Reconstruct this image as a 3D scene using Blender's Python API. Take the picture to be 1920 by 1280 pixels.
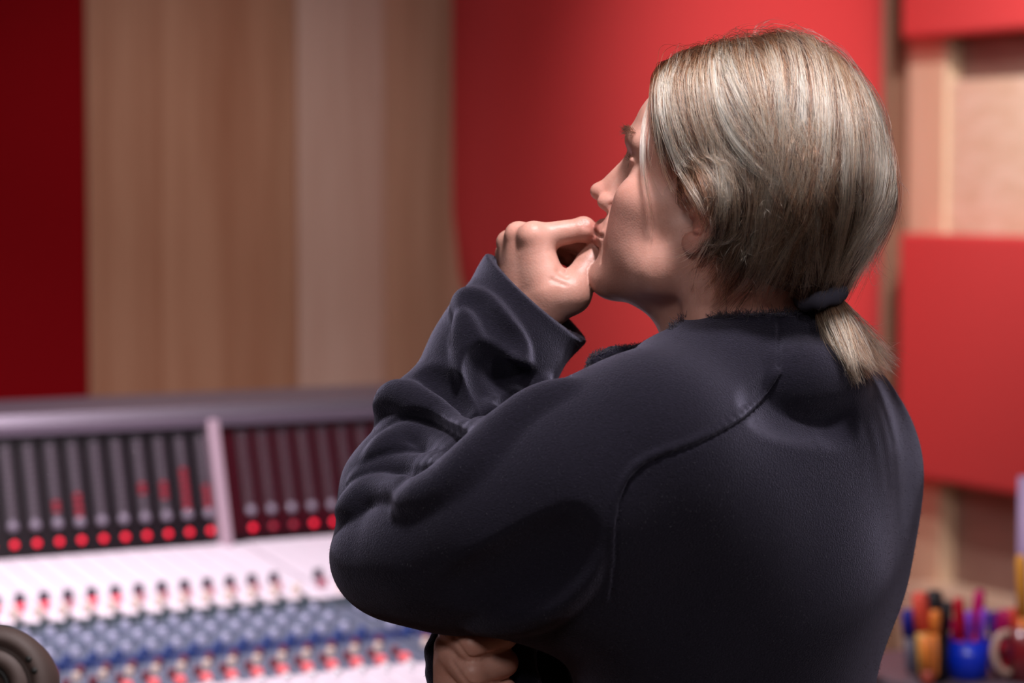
import bpy, bmesh, math, random
import numpy as np
from mathutils import Vector, Matrix

for o in list(bpy.data.objects):
    bpy.data.objects.remove(o, do_unlink=True)
SC = bpy.context.scene
COL = SC.collection
rng = np.random.default_rng(7)
random.seed(7)

# ------------------------------------------------------------------ camera
LENS, SENSOR, IMW, IMH = 85.0, 36.0, 1920, 1280
F = LENS / SENSOR * IMW
CAM = np.array([0.0, 0.0, 1.6])
PITCH = math.atan(293 / F)
FW = np.array([0, math.cos(PITCH), -math.sin(PITCH)])
UP = np.array([0, math.sin(PITCH), math.cos(PITCH)])
RT = np.array([1.0, 0, 0])
cd = bpy.data.cameras.new('camera')
cd.lens, cd.sensor_width = LENS, SENSOR
cd.dof.use_dof = True
cd.dof.focus_distance = 2.10
cd.dof.aperture_fstop = 4.0
cd.clip_start = 0.05
cam = bpy.data.objects.new('camera', cd)
cam.location = CAM
cam.rotation_euler = (math.pi / 2 - PITCH, 0, 0)
COL.objects.link(cam)
SC.camera = cam

# ------------------------------------------------------------------ world, lamps, exposure
wd = bpy.data.worlds.new('world'); SC.world = wd
wd.use_nodes = True
wd.node_tree.nodes['Background'].inputs[0].default_value = (0.6, 0.5, 0.5, 1)
wd.node_tree.nodes['Background'].inputs[1].default_value = 0.02
SC.view_settings.view_transform = 'Standard'
SC.view_settings.look = 'None'
SC.view_settings.exposure = 0.0
SC.view_settings.gamma = 1.0
SC.view_settings.use_curve_mapping = False
SC.cycles.max_bounces = 5
SC.cycles.diffuse_bounces = 3
SC.cycles.glossy_bounces = 3
SC.cycles.transmission_bounces = 3
SC.cycles.adaptive_threshold = 0.035

def area_lamp(name, loc, target, size, watts, color, spread=math.pi):
    l = bpy.data.lights.new(name, 'AREA')
    l.shape = 'DISK'; l.size = size; l.energy = watts; l.color = color; l.spread = spread
    o = bpy.data.objects.new(name, l); COL.objects.link(o)
    o.location = loc
    o.rotation_euler = (Vector(target) - Vector(loc)).to_track_quat('-Z', 'Y').to_euler()
    return o
def spot_lamp(name, loc, target, watts, color, deg, blend=0.6, radius=0.06):
    l = bpy.data.lights.new(name, 'SPOT')
    l.energy = watts; l.color = color; l.spot_size = math.radians(deg); l.spot_blend = blend
    l.shadow_soft_size = radius
    o = bpy.data.objects.new(name, l); COL.objects.link(o)
    o.location = loc
    o.rotation_euler = (Vector(target) - Vector(loc)).to_track_quat('-Z', 'Y').to_euler()
    return o
area_lamp('ceiling_lamp_desk', (0.18, 1.66, 2.70), (0.18, 2.15, 1.5), 0.20, 30, (1.0, 0.92, 0.94))
area_lamp('ceiling_lamp_console', (-0.75, 3.75, 2.70), (-0.65, 3.85, 0.9), 0.35, 21, (1.0, 0.90, 0.95), math.radians(110))
spot_lamp('ceiling_lamp_panel', (1.05, 5.0, 2.70), (1.0, 6.6, 1.70), 112, (1.0, 0.92, 0.88), 70, 1.0)
spot_lamp('ceiling_lamp_right', (0.9, 4.3, 2.70), (1.55, 5.7, 1.3), 106, (1.0, 0.90, 0.84), 80, 0.9)
spot_lamp('fill_spot_boards', (-0.35, 4.5, 2.70), (-0.75, 5.85, 0.75), 30, (1.0, 0.86, 0.78), 80, 1.0)  # unseen wall wash added to brighten the lower boards
area_lamp('fill_lamp_rear', (1.35, 0.70, 2.70), (0.25, 2.15, 1.4), 0.26, 17, (1.0, 0.92, 0.94))  # unseen lamp added as fill for the jacket back and hair
area_lamp('fill_lamp_room', (-0.5, 0.1, 2.70), (-0.3, 0.8, 0.6), 0.8, 26, (1.0, 0.91, 0.90))  # unseen lamp added as fill for the face and lower hair

# ------------------------------------------------------------------ helpers
def Wp(px, py, d):
    """point that the photograph shows at (px, py), at distance d along the lens axis"""
    return CAM + d * (FW + (px - 960) / F * RT - (py - 640) / F * UP)
def proj(p):
    v = np.asarray(p) - CAM
    d = v @ FW
    return np.stack([960 + F * (v @ RT) / d, 640 - F * (v @ UP) / d, d], -1)
def on_plane(px, py, p0, n):
    r = FW + (px - 960) / F * RT - (py - 640) / F * UP
    t = np.dot(np.asarray(p0) - CAM, n) / np.dot(r, n)
    return CAM + t * r

def empty(name, loc=(0, 0, 0), rz=0):
    o = bpy.data.objects.new(name, None); COL.objects.link(o)
    o.location = loc; o.rotation_euler = (0, 0, rz); o.empty_display_size = 0.05
    return o
def tag(o, label=None, cat=None, group=None, kind=None):
    if label: o['label'] = label
    if cat: o['category'] = cat
    if group: o['group'] = group
    if kind: o['kind'] = kind
    return o
def link(name, me, mat=None, parent=None, loc=None):
    o = bpy.data.objects.new(name, me); COL.objects.link(o)
    if mat is not None and not me.materials: me.materials.append(mat)
    if parent is not None: o.parent = parent
    if loc is not None: o.location = loc
    return o
def mesh_np(name, v, f, smooth=True):
    me = bpy.data.meshes.new(name)
    v = np.asarray(v, np.float32); f = np.asarray(f, np.int32)
    n = f.shape[1]
    me.vertices.add(len(v)); me.vertices.foreach_set('co', v.ravel())
    me.loops.add(f.size); me.loops.foreach_set('vertex_index', f.ravel())
    me.polygons.add(len(f)); me.polygons.foreach_set('loop_start', np.arange(len(f), dtype=np.int32) * n)
    me.update(calc_edges=True); me.validate()
    if smooth: me.polygons.foreach_set('use_smooth', np.ones(len(me.polygons), bool))
    return me
def bm_mesh(name, bm, smooth=False):
    me = bpy.data.meshes.new(name)
    bmesh.ops.recalc_face_normals(bm, faces=bm.faces[:])
    bm.to_mesh(me); bm.free()
    if smooth:
        for p in me.polygons: p.use_smooth = True
    return me
def box_bm(bm, c, e, axes=None, bevel=0.0):
    """box: centre c, half sizes e, axes 3x3 (columns)"""
    A = np.eye(3) if axes is None else axes
    vs = []
    for i in (-1, 1):
        for j in (-1, 1):
            for k in (-1, 1):
                vs.append(bm.verts.new(np.asarray(c) + A @ (np.array([i, j, k]) * e)))
    q = [(0, 1, 3, 2), (4, 6, 7, 5), (0, 4, 5, 1), (2, 3, 7, 6), (0, 2, 6, 4), (1, 5, 7, 3)]
    fs = [bm.faces.new([vs[a] for a in t]) for t in q]
    if bevel > 0:
        es = list({ed for f in fs for ed in f.edges})
        bmesh.ops.bevel(bm, geom=es, offset=bevel, segments=2, affect='EDGES', profile=0.5)
def box(name, c, e, mat, parent=None, axes=None, bevel=0.0):
    bm = bmesh.new(); box_bm(bm, c, e, axes, bevel)
    return link(name, bm_mesh(name, bm), mat, parent)
def prism(name, pts, n, depth, mat, parent=None, bevel=0.0, smooth=False):
    """closed outline pts (world), pushed by depth along n"""
    bm = bmesh.new()
    a = [bm.verts.new(p) for p in pts]
    b = [bm.verts.new(np.asarray(p) + np.asarray(n) * depth) for p in pts]
    bm.faces.new(a); bm.faces.new(b[::-1])
    for i in range(len(a)):
        j = (i + 1) % len(a); bm.faces.new((a[i], b[i], b[j], a[j]))
    if bevel:
        es = [e for e in bm.edges if (e.verts[0] in b and e.verts[1] in b)]
        bmesh.ops.bevel(bm, geom=es, offset=bevel, segments=3, affect='EDGES', profile=0.5)
    return link(name, bm_mesh(name, bm, smooth), mat, parent)
def lathe_mesh(name, prof, seg=16, smooth=True, caps=True):
    bm = bmesh.new(); rings = []
    for r, z in prof:
        rings.append([bm.verts.new((r * math.cos(2 * math.pi * i / seg), r * math.sin(2 * math.pi * i / seg), z)) for i in range(seg)])
    for a, b in zip(rings, rings[1:]):
        for i in range(seg):
            j = (i + 1) % seg; bm.faces.new((a[i], a[j], b[j], b[i]))
    if caps:
        bm.faces.new(rings[0][::-1]); bm.faces.new(rings[-1])
    return bm_mesh(name, bm, smooth)
def tube_mesh(name, pts, rad, seg=10, closed=False):
    pts = [Vector(p) for p in pts]; n = len(pts)
    rad = rad if hasattr(rad, '__len__') else [rad] * n
    bm = bmesh.new(); rings = []; prev = None
    for i, p in enumerate(pts):
        t = (pts[(i + 1) % n] - pts[i - 1]) if closed else (pts[min(i + 1, n - 1)] - pts[max(i - 1, 0)])
        t.normalize()
        if prev is None:
            a = Vector((0, 0, 1)) if abs(t.z) < 0.9 else Vector((1, 0, 0))
            prev = t.cross(a).normalized()
        u = (prev - t * prev.dot(t)).normalized(); v = t.cross(u); prev = u
        rings.append([bm.verts.new(p + rad[i] * (math.cos(2 * math.pi * k / seg) * u + math.sin(2 * math.pi * k / seg) * v)) for k in range(seg)])
    m = n if closed else n - 1
    for i in range(m):
        a, b = rings[i], rings[(i + 1) % n]
        for k in range(seg):
            j = (k + 1) % seg; bm.faces.new((a[k], a[j], b[j], b[k]))
    if not closed:
        bm.faces.new(rings[0][::-1]); bm.faces.new(rings[-1])
    return bm_mesh(name, bm, True)
def catmull(pts, n):
    P = np.asarray(pts, float)
    P = np.vstack([2 * P[0] - P[1], P, 2 * P[-1] - P[-2]])
    m = len(P) - 3
    t = np.linspace(0, m - 1e-9, n); i = t.astype(int); u = (t - i)[:, None]
    a, b, c, d = P[i], P[i + 1], P[i + 2], P[i + 3]
    return 0.5 * (2 * b + (c - a) * u + (2 * a - 5 * b + 4 * c - d) * u ** 2 + (3 * b - a - 3 * c + d) * u ** 3)

# ------------------------------------------------------------------ materials
def lin(h):
    h = h.lstrip('#'); c = [int(h[i:i + 2], 16) / 255 for i in (0, 2, 4)]
    return tuple((x / 12.92 if x <= 0.04045 else ((x + 0.055) / 1.055) ** 2.4) for x in c) + (1,)
def mat_base(name):
    m = bpy.data.materials.new(name); m.use_nodes = True
    nt = m.node_tree
    return m, nt, nt.nodes['Principled BSDF']
def plain(name, col, rough=0.5, metal=0.0, emit=0.0, coat=0.0, trans=0.0, noise=0.0, nscale=40):
    m, nt, b = mat_base(name)
    c = lin(col) if isinstance(col, str) else col
    b.inputs['Base Color'].default_value = c
    b.inputs['Roughness'].default_value = rough
    b.inputs['Metallic'].default_value = metal
    b.inputs['Coat Weight'].default_value = coat
    b.inputs['Transmission Weight'].default_value = trans
    if emit:
        b.inputs['Emission Color'].default_value = c
        b.inputs['Emission Strength'].default_value = emit
    if noise:
        tc = nt.nodes.new('ShaderNodeTexCoord'); nz = nt.nodes.new('ShaderNodeTexNoise')
        nz.inputs['Scale'].default_value = nscale; nz.inputs['Detail'].default_value = 5
        rp = nt.nodes.new('ShaderNodeValToRGB')
        rp.color_ramp.elements[0].color = tuple(x * (1 - noise) for x in c[:3]) + (1,)
        rp.color_ramp.elements[1].color = tuple(min(1, x * (1 + noise)) for x in c[:3]) + (1,)
        nt.links.new(tc.outputs['Object'], nz.inputs['Vector'])
        nt.links.new(nz.outputs['Fac'], rp.inputs['Fac']); nt.links.new(rp.outputs['Color'], b.inputs['Base Color'])
    return m
def wood(name, c1, c2, vscale=(14, 14, 0.8), rough=0.45, rot=0.0, dist=1.5):
    m, nt, b = mat_base(name)
    tc = nt.nodes.new('ShaderNodeTexCoord'); mp = nt.nodes.new('ShaderNodeMapping')
    mp.inputs['Scale'].default_value = vscale; mp.inputs['Rotation'].default_value = (0, 0, rot)
    nz = nt.nodes.new('ShaderNodeTexNoise'); nz.inputs['Scale'].default_value = 1.0; nz.inputs['Detail'].default_value = 6
    nz.inputs['Distortion'].default_value = dist
    n2 = nt.nodes.new('ShaderNodeTexNoise'); n2.inputs['Scale'].default_value = 9.0; n2.inputs['Detail'].default_value = 3
    mx = nt.nodes.new('ShaderNodeMath'); mx.operation = 'MULTIPLY_ADD'; mx.inputs[1].default_value = 0.35
    rp = nt.nodes.new('ShaderNodeValToRGB')
    rp.color_ramp.elements[0].position = 0.42; rp.color_ramp.elements[1].position = 0.82
    rp.color_ramp.elements[0].color = lin(c1); rp.color_ramp.elements[1].color = lin(c2)
    nt.links.new(tc.outputs['Object'], mp.inputs['Vector'])
    nt.links.new(mp.outputs[0], nz.inputs['Vector']); nt.links.new(mp.outputs[0], n2.inputs['Vector'])
    nt.links.new(n2.outputs['Fac'], mx.inputs[0]); nt.links.new(nz.outputs['Fac'], mx.inputs[2])
    nt.links.new(mx.outputs[0], rp.inputs['Fac']); nt.links.new(rp.outputs['Color'], b.inputs['Base Color'])
    b.inputs['Roughness'].default_value = rough
    return m
def felt(name, col, sheen=0.3, bump=0.15, scale=900, sheen_col=(1, 0.5, 0.5, 1)):
    m, nt, b = mat_base(name)
    c = lin(col)
    b.inputs['Roughness'].default_value = 0.95
    b.inputs['Specular IOR Level'].default_value = 0.1
    b.inputs['Sheen Weight'].default_value = sheen; b.inputs['Sheen Roughness'].default_value = 0.5
    b.inputs['Sheen Tint'].default_value = sheen_col
    tc = nt.nodes.new('ShaderNodeTexCoord'); nz = nt.nodes.new('ShaderNodeTexNoise')
    nz.inputs['Scale'].default_value = scale; nz.inputs['Detail'].default_value = 4
    bp = nt.nodes.new('ShaderNodeBump'); bp.inputs['Strength'].default_value = bump; bp.inputs['Distance'].default_value = 0.002
    rp = nt.nodes.new('ShaderNodeValToRGB')
    rp.color_ramp.elements[0].color = tuple(x * 0.85 for x in c[:3]) + (1,); rp.color_ramp.elements[1].color = tuple(x * 1.15 for x in c[:3]) + (1,)
    nt.links.new(tc.outputs['Object'], nz.inputs['Vector']); nt.links.new(nz.outputs['Fac'], bp.inputs['Height'])
    nt.links.new(nz.outputs['Fac'], rp.inputs['Fac']); nt.links.new(rp.outputs['Color'], b.inputs['Base Color'])
    nt.links.new(bp.outputs['Normal'], b.inputs['Normal'])
    return m

# ================================================================== the room (turned 28.5 degrees to the lens axis)
PHI = math.radians(28.5)
E1 = np.array([math.cos(PHI), math.sin(PHI), 0.0])      # along the front wall, to the right
E2 = np.array([math.sin(PHI), -math.cos(PHI), 0.0])     # out of the front wall, into the room
EZ = np.array([0, 0, 1.0])
RX = np.stack([E1, E2, EZ], 1)
CEIL = 2.75
FP = Wp(0, 640, 5.7); FP[2] = 0                          # a point of the front wall
tt_ = None
def wall_hit(px): p = on_plane(px, 500, FP, E2); return p
CORNER = wall_hit(1668); CORNER = np.array([CORNER[0], CORNER[1], 0.0])
def RW(s, t, z): return CORNER + s * E1 + t * E2 + z * EZ  # room coordinates; s<0 leftwards, t>0 into the room
def st(p): q = np.asarray(p) - CORNER; return q @ E1, q @ E2, p[2]

M_wall = plain('wall_paint', '#8d7468', .8, noise=.05, nscale=3)
M_ceil = plain('ceiling_paint', '#8b8080', .9, noise=.05, nscale=3)
M_floor = wood('floor_boards', '#4a3426', '#7a5a42', (3, 3, 12), .5)
M_woodA = wood('maple_brown', '#ad7457', '#c69377', (9, 9, .5), .5)
M_woodB = wood('maple_pale', '#cba08f', '#dab5a6', (9, 9, .5), .5)
M_woodC = wood('maple_tan', '#b5886e', '#c99f86', (9, 9, .5), .5)
M_woodL = wood('birch_light', '#dcbfa2', '#efd9c4', (4, 4, 16), .5, dist=2.5)
M_woodV = wood('birch_upright', '#dcbb9c', '#ecd0b4', (14, 14, .7), .5)
M_shadew = wood('brown_wood_shade', '#8f736a', '#a2857b', (3, 3, 12), .6)  # brown panel wood; its tone also stands in for shade in the upper recess
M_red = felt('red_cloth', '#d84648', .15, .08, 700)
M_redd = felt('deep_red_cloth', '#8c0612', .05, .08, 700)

def struct(o): o['kind'] = 'structure'; return o
W_, L_ = 7.4, 9.2
struct(box('floor', RW(-W_ / 2, L_ / 2, -.05), (W_ / 2 + .1, L_ / 2 + .1, .05), M_floor, None, RX))
struct(box('ceiling', RW(-W_ / 2, L_ / 2, CEIL + .05), (W_ / 2 + .1, L_ / 2 + .1, .05), M_ceil, None, RX))
wf = struct(box('wall_front', RW(-W_ / 2, -.05, CEIL / 2), (W_ / 2 + .1, .05, CEIL / 2), M_wall, None, RX))
wr_ = struct(box('wall_right', RW(.05, L_ / 2, CEIL / 2), (.05, L_ / 2, CEIL / 2), M_wall, None, RX))
struct(box('wall_left', RW(-W_ - .05, L_ / 2, CEIL / 2), (.05, L_ / 2, CEIL / 2), M_wall, None, RX))
struct(box('wall_back', RW(-W_ / 2, L_ + .05, CEIL / 2), (W_ / 2 + .1, .05, CEIL / 2), M_wall, None, RX))

# ---- front wall: boards and cloth panels, placed by where their edges fall
def s_at(px, t=0.0):
    p = on_plane(px, 500, FP + E2 * t, E2); return st(p)[0]
def wall_board(name, px0, px1, t0, t1, z0, z1, mat, yaw=0.0, parent=None):
    a, b = s_at(px0, t1), s_at(px1, t1)
    c = RW((a + b) / 2, (t0 + t1) / 2, (z0 + z1) / 2)
    A = RX @ np.array([[math.cos(yaw), -math.sin(yaw), 0], [math.sin(yaw), math.cos(yaw), 0], [0, 0, 1]])
    return box(name, c, ((b - a) / 2, (t1 - t0) / 2, (z1 - z0) / 2), mat, parent, A, .006)
wall_board('plank', 166, 570, 0, .05, 0, CEIL, M_woodA, 0, wf)
wall_board('plank', 566, 722, 0, .085, 0, CEIL, M_woodB, .10, wf)
wall_board('plank', 716, 880, 0, .045, 0, CEIL, M_woodC, -.10, wf)
# dark red cloth panel at the far left
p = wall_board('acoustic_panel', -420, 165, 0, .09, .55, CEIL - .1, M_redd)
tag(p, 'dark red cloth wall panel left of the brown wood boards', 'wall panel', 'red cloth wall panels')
# large red panel behind the head: bulging cloth face, lower left corner rounded
def big_panel():
    tb = .16
    a, b = s_at(853, .05), s_at(1645, .05)
    L = b - a; z1, z0 = CEIL - .05, .35
    rad = .62; zc = on_plane(853, 395, FP + E2 * .05, E2)[2]     # the rounding starts here
    n = 60; bm = bmesh.new(); cols = []
    nz = 40
    for i in range(n + 1):
        u = i / n
        x = a + L * u
        # section: shallow bulge with a tight round on the right edge
        t = .05 + tb * (1 - (2 * u - 1) ** 2) ** .5 * .45 + .0
        t += .05 * min(1, (1 - u) / .045) ** .5 * min(1, u / .045) ** .5
        dx = x - a
        zb = z0
        if dx < rad: zb = max(z0, zc - math.sqrt(max(rad ** 2 - (rad - dx) ** 2, 0)))
        cols.append([bm.verts.new(RW(x, t, zb + (z1 - zb) * (j / nz))) for j in range(nz + 1)])
    for c0, c1 in zip(cols, cols[1:]):
        for j in range(nz): bm.faces.new((c0[j], c1[j], c1[j + 1], c0[j + 1]))
    # back edge
    ed = [cols[i][0] for i in range(n + 1)] + [cols[n][j] for j in range(1, nz + 1)] + [cols[i][nz] for i in range(n - 1, -1, -1)] + [cols[0][j] for j in range(nz - 1, 0, -1)]
    bk = [bm.verts.new(Vector(v.co) - Vector(E2) * (Vector(v.co) - Vector(CORNER)).dot(Vector(E2))) for v in ed]
    for k in range(len(ed)):
        m = (k + 1) % len(ed); bm.faces.new((ed[k], bk[k], bk[m], ed[m]))
    return link('acoustic_panel', bm_mesh('acoustic_panel', bm, True), M_red)
tag(big_panel(), 'large bright red curved cloth panel behind the head, lower left corner rounded', 'wall panel', 'red cloth wall panels')

# ---- right wall: birch frame with red cloth panels
RWN = -E1                                                  # normal of the right wall, into the room
RP = CORNER.copy()
def tz(px, py, off=0.0):
    p = on_plane(px, py, RP + RWN * off, RWN); s, t, z = st(p); return t, z
def rboard(name, px0, px1, py0, py1, off0, off1, mat, parent=None, pyref=None, bevel=.004):
    pm = (px0 + px1) / 2 if pyref is None else pyref
    t0 = tz(px0, 500, off1)[0]; t1 = tz(px1, 500, off1)[0]
    z1 = tz(pm, py0, off1)[1]; z0 = tz(pm, py1, off1)[1]
    c = RW(-(off0 + off1) / 2, (t0 + t1) / 2, (z0 + z1) / 2)
    return box(name, c, ((off1 - off0) / 2, abs(t1 - t0) / 2, abs(z1 - z0) / 2), mat, parent, RX, bevel)
RB = 2080                                                  # far enough right that nothing ends in view
rboard('post', 1652, 1700, -200, 1900, 0, .03, M_woodC, wr_)
rboard('post', 1698, 1768, -200, 1900, 0, .065, M_woodV, wr_, 1730)
rboard('panel', 1768, RB, -200, 152, 0, .012, M_shadew, wr_, 1770)  # upper recess: its shade is put into the wood colour
rboard('plank', 1766, RB, 152, 640, 0, .05, M_woodL, wr_, 1770)
rboard('panel', 1768, RB, 640, 1100, 0, .012, M_shadew, wr_, 1770)
rboard('ledge', 1694, RB, 1098, 1260, 0, .16, M_woodL, wr_, 1700)
p = rboard('acoustic_panel', 1684, RB, -420, 72, .07, .15, M_red, None, 1690, .012)
tag(p, 'red cloth panel at the top right corner above the pale board', 'wall panel', 'red cloth wall panels')
p = rboard('acoustic_panel', 1684, RB, 437, 892, .07, .15, M_red, None, 1690, .012)
tag(p, 'square-edged red cloth panel at right, behind the back, above the pens', 'wall panel', 'red cloth wall panels')

# ================================================================== mixing console
OC = Wp(0, 1035, 4.2); OC[2] = 0
def CP(s, t, z): return OC + s * E1 + t * E2 + z * EZ
def zt(t): return .949 - .10 * t
console = empty('mixing_console', CP(.8, 0, 0))
tag(console, 'large studio mixing console with LED meter bridge and rows of coloured knobs', 'mixing console')
def cpart(name, me, mat): 
    o = link(name, me, mat, console); o.matrix_parent_inverse = Matrix.Translation(-Vector(console.location)); return o
M_alu = plain('brushed_aluminium', '#7d7380', .45, .8)
M_lilac = plain('divider_metal', '#c0a4b4', .4, .3)
M_body = plain('console_grey', '#4a4450', .5)
M_meter = plain('meter_black', '#1e161c', .25, coat=.3)
M_meterR = plain('meter_red_reflection', '#3a0a16', .25, coat=.3)  # reflection of the red wall put into the colour
M_strip = plain('meter_strip', '#2c262e', .4)
M_seg = plain('meter_led_off', '#6a5c68', .25, coat=.6)
M_segR = plain('meter_led_off_reflection', '#5c2c3a', .25, coat=.6)  # same red reflection put into the unlit segments' colour
M_lit = plain('meter_led_lit', '#a82038', .4, emit=.12)
M_led = plain('red_led_button', '#ff1038', .4, emit=1.1)
M_ledrim = plain('led_rim', '#2a1a20', .4)
M_white = plain('panel_white', '#d8ccd8', .5)
M_groove = plain('panel_groove', '#9a8c98', .5)
M_panelg = plain('panel_grey', '#5c6276', .5)
M_paneld = plain('panel_dark', '#3a4450', .5)
M_paneln = plain('panel_navy', '#2a3560', .5)
kn = dict(dark=plain('knob_dark', '#2e2a3a', .35), cream=plain('knob_cream', '#d8c4bc', .4), green=plain('knob_green', '#20343a', .4),
          blue=plain('knob_bluegrey', '#b6b6d4', .3), navy=plain('knob_navy', '#1d3a7c', .35), maroon=plain('knob_maroon', '#6c2436', .4),
          slate=plain('knob_slate', '#667089', .35), white=plain('knob_white', '#ece6ee', .35), salmon=plain('button_salmon', '#f06a6e', .4, emit=.25), rose=plain('button_red_lit', '#f23a56', .4, emit=.5), rosedim=plain('button_red_unlit', '#b0566a', .4))
for m_ in (M_lit, M_led, kn['salmon'], kn['rose']): m_.cycles.emission_sampling = 'NONE'
S0, S1 = -.9, 1.1
def slab(name, prof, mat, s0=S0, s1=S1):
    """closed profile [(t,z)...] swept along the console"""
    bm = bmesh.new()
    a = [bm.verts.new(CP(s0, t, z)) for t, z in prof]; b = [bm.verts.new(CP(s1, t, z)) for t, z in prof]
    bm.faces.new(a); bm.faces.new(b[::-1])
    for i in range(len(a)):
        j = (i + 1) % len(a); bm.faces.new((a[i], b[i], b[j], a[j]))
    return cpart(name, bm_mesh(name, bm), mat)
slab('base', [(-.30, .0), (.66, .0), (.80, .62), (.96, .76), (.96, zt(.96) - .012), (0, zt(0) - .012), (-.30, .9)], M_body)
slab('meter_bridge', [(.004, .937), (-.066, 1.165), (-.30, 1.165), (-.30, .88), (.004, .88)], M_meter)
slab('top_rail', [(-.050, 1.160), (-.044, 1.178), (-.056, 1.196), (-.31, 1.200), (-.31, 1.160)], M_alu)
lean = np.array([-.066, .215]) / math.hypot(.066, .215)      # up the meter face, in (t, z)
NF = E2 * lean[1] + EZ * (-lean[0])                          # its normal
def MF(s, h, off=0.0):                                       # a point on the meter face, h metres above its foot
    return CP(s, lean[0] * h, .950 + lean[1] * h) + NF * off
AF = np.stack([E1, E2 * lean[0] + EZ * lean[1], NF], 1)
def frame(o, p, A): o.matrix_world = Matrix(np.vstack([np.hstack([A, np.asarray(p)[:, None]]), [0, 0, 0, 1]]).tolist())
def place(name, me, p, A, parent=console):
    o = bpy.data.objects.new(name, me); COL.objects.link(o); o.parent = parent
    m = Matrix(np.vstack([np.hstack([A, np.asarray(p)[:, None]]), [0, 0, 0, 1]]).tolist())
    o.matrix_parent_inverse = Matrix.Identity(4)
    pm = Matrix.Translation(Vector(console.location)) if parent is console else parent.matrix_basis_world
    o.matrix_basis = pm.inverted() @ m
    return o
# right-hand bay: the red wall's reflection, put in as a maroon sheet
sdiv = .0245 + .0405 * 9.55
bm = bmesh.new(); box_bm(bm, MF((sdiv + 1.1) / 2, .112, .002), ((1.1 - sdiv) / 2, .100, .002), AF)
cpart('meter_reflection_sheet', bm_mesh('meter_reflection_sheet', bm), M_meterR)
# divider
bm = bmesh.new(); box_bm(bm, MF(sdiv + .004, .100, .010), (.0105, .128, .012), AF, .003)
cpart('divider', bm_mesh('divider', bm), M_lilac)
def me_box(name, e, mat, bevel=.001):
    bm = bmesh.new(); box_bm(bm, (0, 0, 0), e, None, bevel); m = bm_mesh(name, bm); m.materials.append(mat); return m
me_strip = me_box('meter_column', (.0105, .0790, .003), M_strip)
def seg_mesh(mat, ids):
    bm = bmesh.new()
    for k in ids:
        y = -.070 + .0112 * k
        m = Matrix.Translation((0, y, .003)) @ Matrix.Diagonal((1.0, .62, .5, 1))
        bmesh.ops.create_icosphere(bm, subdivisions=1, radius=.0078, matrix=m)
    m = bm_mesh('led_segments', bm, True); m.materials.append(mat); return m
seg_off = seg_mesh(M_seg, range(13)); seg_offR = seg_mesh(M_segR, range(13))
led_me = lathe_mesh('led_button', [(.0056, 0), (.0056, .004), (.0040, .0058)], 14); led_me.materials.append(M_led)
rim_me = lathe_mesh('led_rim', [(.0076, 0), (.0076, .002), (.0060, .003)], 14); rim_me.materials.append(M_ledrim)
led_dim = led_me.copy(); led_dim.materials.clear(); led_dim.materials.append(plain('red_led_dim', '#b01436', .4, emit=.35))
lens_me = lathe_mesh('meter_lens', [(.0092, 0), (.0088, .003), (.0050, .006)], 14); lens_me.materials.append(plain('meter_lens_grey', '#8c8092', .25, coat=.6))
lit = {2: (2, 3), 3: (1, 2, 3, 4), 6: (4, 5), 7: (3, 4, 5), 8: (1, 2, 3, 4, 5, 6, 7), 9: (1, 2, 3, 4)}
def chan_s(i): return .0265 + .0405 * i + (.042 if i > 9 else 0)
for i in range(-3, 26):
    s = chan_s(i)
    place('meter_column', me_strip, MF(s, .128, .004), AF)
    ids = lit.get(i, ())
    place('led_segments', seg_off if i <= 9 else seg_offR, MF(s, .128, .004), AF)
    if ids: place('lit_segments', seg_mesh(M_lit, ids), MF(s, .128, .0052), AF)
    place('meter_lens', lens_me, MF(s, .056, .006), AF)
    place('led_rim', rim_me, MF(s, .024, .002), AF)
    place('led_button', led_dim if i in (11, 12) else led_me, MF(s, .024, .003), AF)
# channel strips: one board per channel, the zones of each in their own colour
sl_ = math.atan(.10)
AS = np.stack([E1, E2 * math.cos(sl_) - EZ * math.sin(sl_), E2 * math.sin(sl_) + EZ * math.cos(sl_)], 1)
zones = [(0.004, .26, 0), (.26, .405, 0), (.405, .465, 1), (.465, .615, 2), (.615, .672, 3), (.672, .80, 2), (.80, .955, 0)]
def strip_mesh():
    bm = bmesh.new()
    for a, b, mi in zones:
        n0 = len(bm.faces); box_bm(bm, (0, (a + b) / 2, 0), (.0192, (b - a) / 2 - .001, .006))
        bm.faces.ensure_lookup_table()
        for f in bm.faces[n0:]: f.material_index = mi
    m = bm_mesh('channel_strip', bm)
    for q in (M_white, M_paneld, M_panelg, M_paneln): m.materials.append(q)
    return m
me_cs = strip_mesh()
place('filler_strip', me_cs, CP((chan_s(9) + chan_s(10)) / 2, 0, zt(0) - .006), AS)
for i in range(-23, 27):
    place('channel_strip', me_cs, CP(chan_s(i), 0, zt(0) - .004), AS)
def knob_mesh(name, mat, r, h):
    m = lathe_mesh(name, [(r * 1.15, 0), (r * 1.1, h * .25), (r, h * .35), (r * .92, h * .9), (r * .7, h)], 12); m.materials.append(mat); return m
KM = {k: knob_mesh('knob', m, .0068, .015) for k, m in kn.items()}
KM2 = {k: knob_mesh('knob', kn[k], .0088, .020) for k in ('dark', 'cream')}
BTN = {k: me_box('button', (.0074, .0074, .010), kn[k], .002) for k in ('salmon', 'rose', 'rosedim')}
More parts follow.
